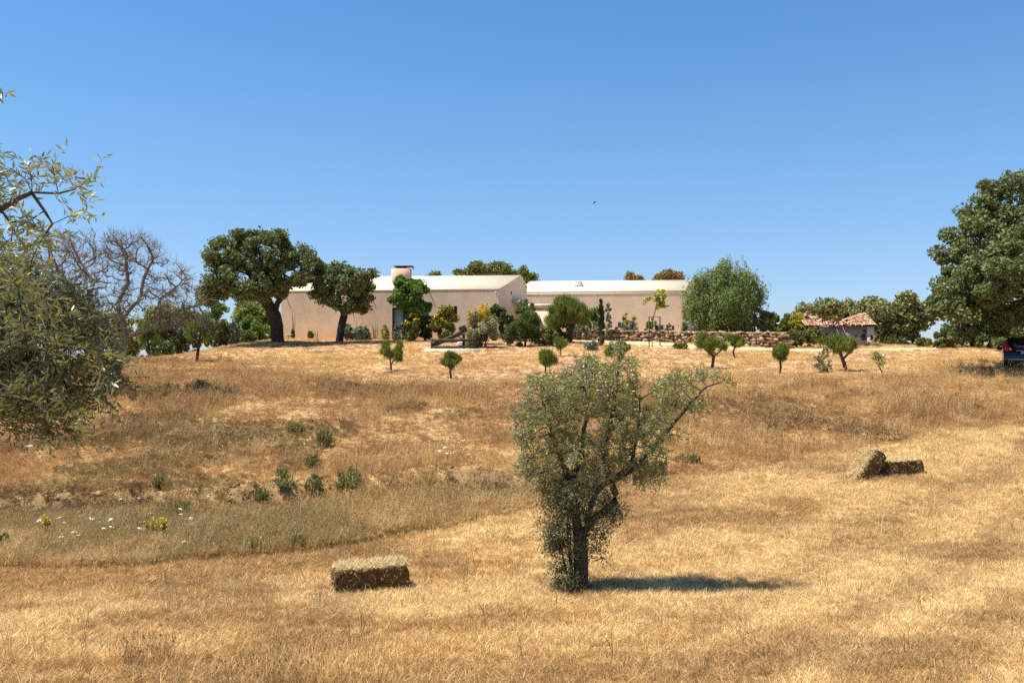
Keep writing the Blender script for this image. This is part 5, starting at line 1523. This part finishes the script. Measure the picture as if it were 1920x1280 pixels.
tree('olive_tree', 'dense dark olive crowding the left edge below the airy sprays, its foliage hanging low', 'tree', p,
     [(40, 610, 120, 90, 0, .35), (60, 720, 120, 70, 0, .35), (150, 640, 60, 60), (-90, 640, 130, 150, 0, .4), (20, 780, 70, 36), (190, 720, 36, 40), (-20, 540, 80, 70), (120, 560, 50, 40), (200, 650, 24, 30), (90, 800, 50, 24)],
     [[(-190, 1330), (-186, 1100), (-160, 900), (-120, 760)], [(-120, 760), (-20, 700), (70, 660), (150, 640)], [(-150, 860), (-40, 790), (60, 750), (180, 720)], [(-120, 760), (-60, 640), (20, 570)]],
     'dark_olive_leaf', 'bark', 1100, 30000, .047, .0115, .07, .0035, mode='sprig', sprig=(.15, 9), seed=15, step=.085, shell=.0, jitter=.35, bias=(.1, 0, -.1), power=.7)  # darker leaf colour paints in the self-shadow of this crown

# ------------------------------------------------------------------ clods of bare soil along the bank
rng = np.random.default_rng(77)
mb = MB()
for k in range(480):
    if k < 220:
        X = rng.normal(-4.2, 1.7) if k % 2 else rng.uniform(-12.5, 0.5); Y = float(bank_y(np.array(X))) + rng.normal() * .28
    else:
        X = rng.uniform(-9, 6); Y = rng.uniform(44, 53)
    s = rng.gamma(1.6, .028 if k < 1100 else .05)
    s = min(s, .075 if k < 700 else .13)
    V = rand_dir(8, rng) * .5
    V = np.array([(x, y, z) for z in (-.5, .5) for y in (-.5, .5) for x in (-.5, .5)]) * rng.uniform(.6, 1.2, (8, 1)) * s
    mb.add(V + (X, Y, zg(X, Y) + s * .1), [(0, 2, 3, 1), (4, 5, 7, 6), (0, 1, 5, 4), (2, 6, 7, 3), (0, 4, 6, 2), (1, 3, 7, 5)])
tag(mb.build('clods', M['soil']), 'crumbled brown soil clods along the bank and on the bare slope', 'soil', kind='stuff')

# ------------------------------------------------------------------ dry grass: tufts placed over the field, coloured like the ground they stand on
m, nt, b = newmat('dry_grass')
b.inputs['Roughness'].default_value = .75; b.inputs['Specular IOR Level'].default_value = .2
a1 = nt.nodes.new('ShaderNodeAttribute'); a1.attribute_type = 'INSTANCER'; a1.attribute_name = 'tone'
a2 = nt.nodes.new('ShaderNodeAttribute'); a2.attribute_name = 'rnd'
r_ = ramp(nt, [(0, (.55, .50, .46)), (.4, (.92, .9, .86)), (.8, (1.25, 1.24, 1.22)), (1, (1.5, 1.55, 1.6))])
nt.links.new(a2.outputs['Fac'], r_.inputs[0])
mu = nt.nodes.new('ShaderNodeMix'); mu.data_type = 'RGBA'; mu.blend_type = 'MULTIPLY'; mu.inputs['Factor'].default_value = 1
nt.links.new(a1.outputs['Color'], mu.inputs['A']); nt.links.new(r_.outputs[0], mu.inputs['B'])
nt.links.new(mu.outputs['Result'], b.inputs['Base Color'])
tr = nt.nodes.new('ShaderNodeBsdfTranslucent'); nt.links.new(mu.outputs['Result'], tr.inputs['Color'])
ms = nt.nodes.new('ShaderNodeMixShader'); ms.inputs[0].default_value = .3
nt.links.new(b.outputs[0], ms.inputs[1]); nt.links.new(tr.outputs[0], ms.inputs[2])
nt.links.new(ms.outputs[0], nt.nodes['Material Output'].inputs['Surface'])
M['dry_grass'] = m

def tuft(kind, seed):
    rng = np.random.default_rng(seed)
    Vs, Fs, rn, off = [], [], [], 0
    nb = {'stubble': 30, 'lying': 28, 'tall': 22, 'weed': 24, 'stalk': 5}[kind]
    for i in range(nb):
        r = .11 * math.sqrt(rng.random()); t = rng.random() * 6.283
        p = np.array((r * math.cos(t), r * math.sin(t), -.02))
        if kind == 'stubble': h, lean = rng.uniform(.05, .15), rng.uniform(.1, .75)
        elif kind == 'lying': h, lean = rng.uniform(.07, .19), rng.uniform(1.0, 1.5)
        elif kind == 'stalk': h, lean = rng.uniform(.25, .55), rng.uniform(.0, .35)
        elif kind == 'tall': h, lean = rng.uniform(.18, .42), rng.uniform(.05, .45)
        else: h, lean = rng.uniform(.10, .28), rng.uniform(.1, .8)
        a = rng.random() * 6.283
        d = np.array((math.cos(a) * math.sin(lean), math.sin(a) * math.sin(lean), math.cos(lean)))
        sd = np.array((-math.sin(a), math.cos(a), 0)) if rng.random() < .5 else np.cross(d, (math.cos(a + 1.3), math.sin(a + 1.3), .2))
        sd = sd / np.linalg.norm(sd)
        w = rng.uniform(.0016, .0036)
        lift = np.array((0, 0, .02 if kind == 'lying' else 0))
        mid = p + lift + d * h * .55
        tip = p + lift + d * h + np.array((math.cos(a), math.sin(a), -.3)) * h * .14
        Vs += [p + lift - sd * w, p + lift + sd * w, mid + sd * w * .8, mid - sd * w * .8, tip + sd * w * .25, tip - sd * w * .25]
        Fs += [(off, off + 1, off + 2, off + 3), (off + 3, off + 2, off + 4, off + 5)]
        off += 6
        q = rng.random()
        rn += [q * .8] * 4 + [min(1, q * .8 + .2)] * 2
        if kind == 'tall' and rng.random() < .45:      # a seed head
            e = tip + d * .05
            Vs += [tip - sd * .008, tip + d * .02 + sd * .011, e, tip + d * .02 - sd * .011]
            Fs += [(off, off + 1, off + 2, off + 3)]; off += 4; rn += [.35] * 4
        if kind == 'weed' and rng.random() < .7:
            for s in (-1, 1):
                Vs += [mid, mid + sd * s * .03 + d * .01, mid + sd * s * .05 + d * .05, mid + sd * s * .012 + d * .04]
                Fs += [(off, off + 1, off + 2, off + 3)]; off += 4; rn += [q * .5] * 4
    return np_mesh('tuft_' + kind, np.array(Vs), [np.array(Fs)], rn)

kinds = ['lying', 'lying', 'lying', 'stubble', 'stubble', 'stubble', 'tall', 'tall', 'tall', 'weed', 'weed', 'stalk', 'stalk']
protos = bpy.data.collections.new('grass_tufts')
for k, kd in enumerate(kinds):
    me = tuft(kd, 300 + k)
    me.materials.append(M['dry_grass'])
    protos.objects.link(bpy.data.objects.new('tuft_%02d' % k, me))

rng = np.random.default_rng(55)
ygrid = np.linspace(5.2, 60, 4000)
dens = np.interp(ygrid, [5, 8, 12, 16, 20, 26, 32, 40, 50, 60], [500, 470, 380, 290, 230, 165, 120, 76, 46, 30])
halfw = .64 * ygrid + 4.5
pdf = dens * 2 * halfw
cdf = np.concatenate([[0], np.cumsum((pdf[1:] + pdf[:-1]) / 2 * np.diff(ygrid))])
NT = int(cdf[-1])
Y = np.interp(rng.random(NT) * cdf[-1], cdf, ygrid)
X = rng.uniform(-1, 1, NT) * (.64 * Y + 4.5)
mown, strip, hill, up, n1, by = zones(X, Y)
keep = np.ones(NT, bool)
# keep clear of the sandy track, the slab, the house plot and the bare soil of the bank
tx, ty = [p.x for p in trk], [p.y for p in trk]
keep &= ~((X > tx[0] - .5) & (X < tx[-1]) & (np.abs(Y - np.interp(X, tx, ty)) < np.interp(X, tx, [.9, 1.6, 1.2, .6, .8, .6])))
keep &= ~((X > -5.3) & (X < -1.9) & (Y > 50.3) & (Y < 52.2))
keep &= ~((Y > 58.6) & (X > -17) & (X < 14))
bare = np.exp(-((Y - by) / .3) ** 2) * (X < .5) * (fbm(X * .9, Y * .9, 111, 4) > .55)
keep &= rng.random(NT) > bare * .5
soil = up * sstep(.42, .62, n1 + .30 * np.exp(-((X + 3) / 7) ** 2) * sstep(44, 52, Y))
keep &= rng.random(NT) > soil * .75
patch = fbm(X * 1.4, Y * 1.4, 171, 3)
keep &= rng.random(NT) < (.35 + 1.6 * patch)
X, Y = X[keep], Y[keep]
mown, strip, hill, up, n1 = [q[keep] for q in (mown, strip, hill, up, n1)]
n = len(X)
Z = H(X, Y)
tall_n = fbm(X * .6, Y * .6, 191, 3)
u = rng.random(n)
idx = np.where(u < .45, rng.integers(0, 3, n), rng.integers(3, 6, n))                       # mown: lying straw and stubble
tallish = (hill > rng.random(n)) | ((mown > .5) & (tall_n > .80))
idx = np.where(tallish, np.where(u < .11, rng.integers(6, 9, n), np.where(u < .55, rng.integers(3, 6, n), rng.integers(0, 3, n))), idx)
idx = np.where(strip > .5, np.where(u < .5, rng.integers(6, 9, n), rng.integers(9, 11, n)), idx)
idx = np.where((hill > .5) & (n1 > .60) & (u > .7), rng.integers(9, 11, n), idx)
stalk = rng.random(n) < .005 * (1 - up)
idx = np.where(stalk, rng.integers(11, 13, n), idx)
scl = rng.uniform(.6, 1.4, n) * np.interp(Y, [6, 14, 22, 40, 60], [.82, 1.0, 1.3, 1.7, 2.0])
scl *= (1 - .28 * mown) * (1 - .42 * up) * (1 - hill * (1 - np.interp(tall_n, [.35, .75], [.38, .8]))) * (1 - .45 * strip)
rot = np.stack([rng.normal(size=n) * .12, rng.normal(size=n) * .12, rng.random(n) * 6.283], 1)
c = tone(X, Y)
j = rng.normal(size=n) * .14
c = c * (1.10 + j)[:, None]
pale = rng.random(n) < .16
c[pale] = c[pale] * .4 + np.array(PALE) * .68
ru = rng.random(n) < .10
c[ru] = c[ru] * .5 + RED * .5
c[stalk] = np.array((.24, .14, .07))
gm2 = bpy.data.meshes.new('dry_grass')
gm2.vertices.add(n)
gm2.vertices.foreach_set('co', np.stack([X, Y, Z], 1).astype(np.float32).ravel())
def attr(nm, ty, fld, d):
    a = gm2.attributes.new(nm, ty, 'POINT'); a.data.foreach_set(fld, np.ascontiguousarray(d).ravel())
attr('tuft_turn', 'FLOAT_VECTOR', 'vector', rot.astype(np.float32))
attr('tuft_scale', 'FLOAT', 'value', scl.astype(np.float32))
attr('tuft_kind', 'INT', 'value', idx.astype(np.int32))
attr('tone', 'FLOAT_COLOR', 'color', np.concatenate([np.clip(c, .01, .95), np.ones((n, 1))], 1).astype(np.float32))
go = obj('dry_grass', gm2)
tag(go, 'dry golden grass and stubble covering the field and the slope', 'grass', kind='stuff')
ng = bpy.data.node_groups.new('scatter_tufts', 'GeometryNodeTree')
ng.interface.new_socket('Geometry', in_out='INPUT', socket_type='NodeSocketGeometry')
ng.interface.new_socket('Geometry', in_out='OUTPUT', socket_type='NodeSocketGeometry')
gi, gout = ng.nodes.new('NodeGroupInput'), ng.nodes.new('NodeGroupOutput')
iop = ng.nodes.new('GeometryNodeInstanceOnPoints')
ci = ng.nodes.new('GeometryNodeCollectionInfo')
ci.inputs['Collection'].default_value = protos
ci.inputs['Separate Children'].default_value = True
ci.inputs['Reset Children'].default_value = True
def named(nm, ty):
    q = ng.nodes.new('GeometryNodeInputNamedAttribute'); q.data_type = ty; q.inputs['Name'].default_value = nm
    return [s for s in q.outputs if s.enabled and s.name == 'Attribute'][0]
ng.links.new(gi.outputs[0], iop.inputs['Points'])
ng.links.new(ci.outputs[0], iop.inputs['Instance'])
iop.inputs['Pick Instance'].default_value = True
ng.links.new(named('tuft_kind', 'INT'), iop.inputs['Instance Index'])
ng.links.new(named('tuft_turn', 'FLOAT_VECTOR'), iop.inputs['Rotation'])
ng.links.new(named('tuft_scale', 'FLOAT'), iop.inputs['Scale'])
ng.links.new(iop.outputs[0], gout.inputs[0])
md = go.modifiers.new('scatter', 'NODES'); md.node_group = ng
print('tufts', n)
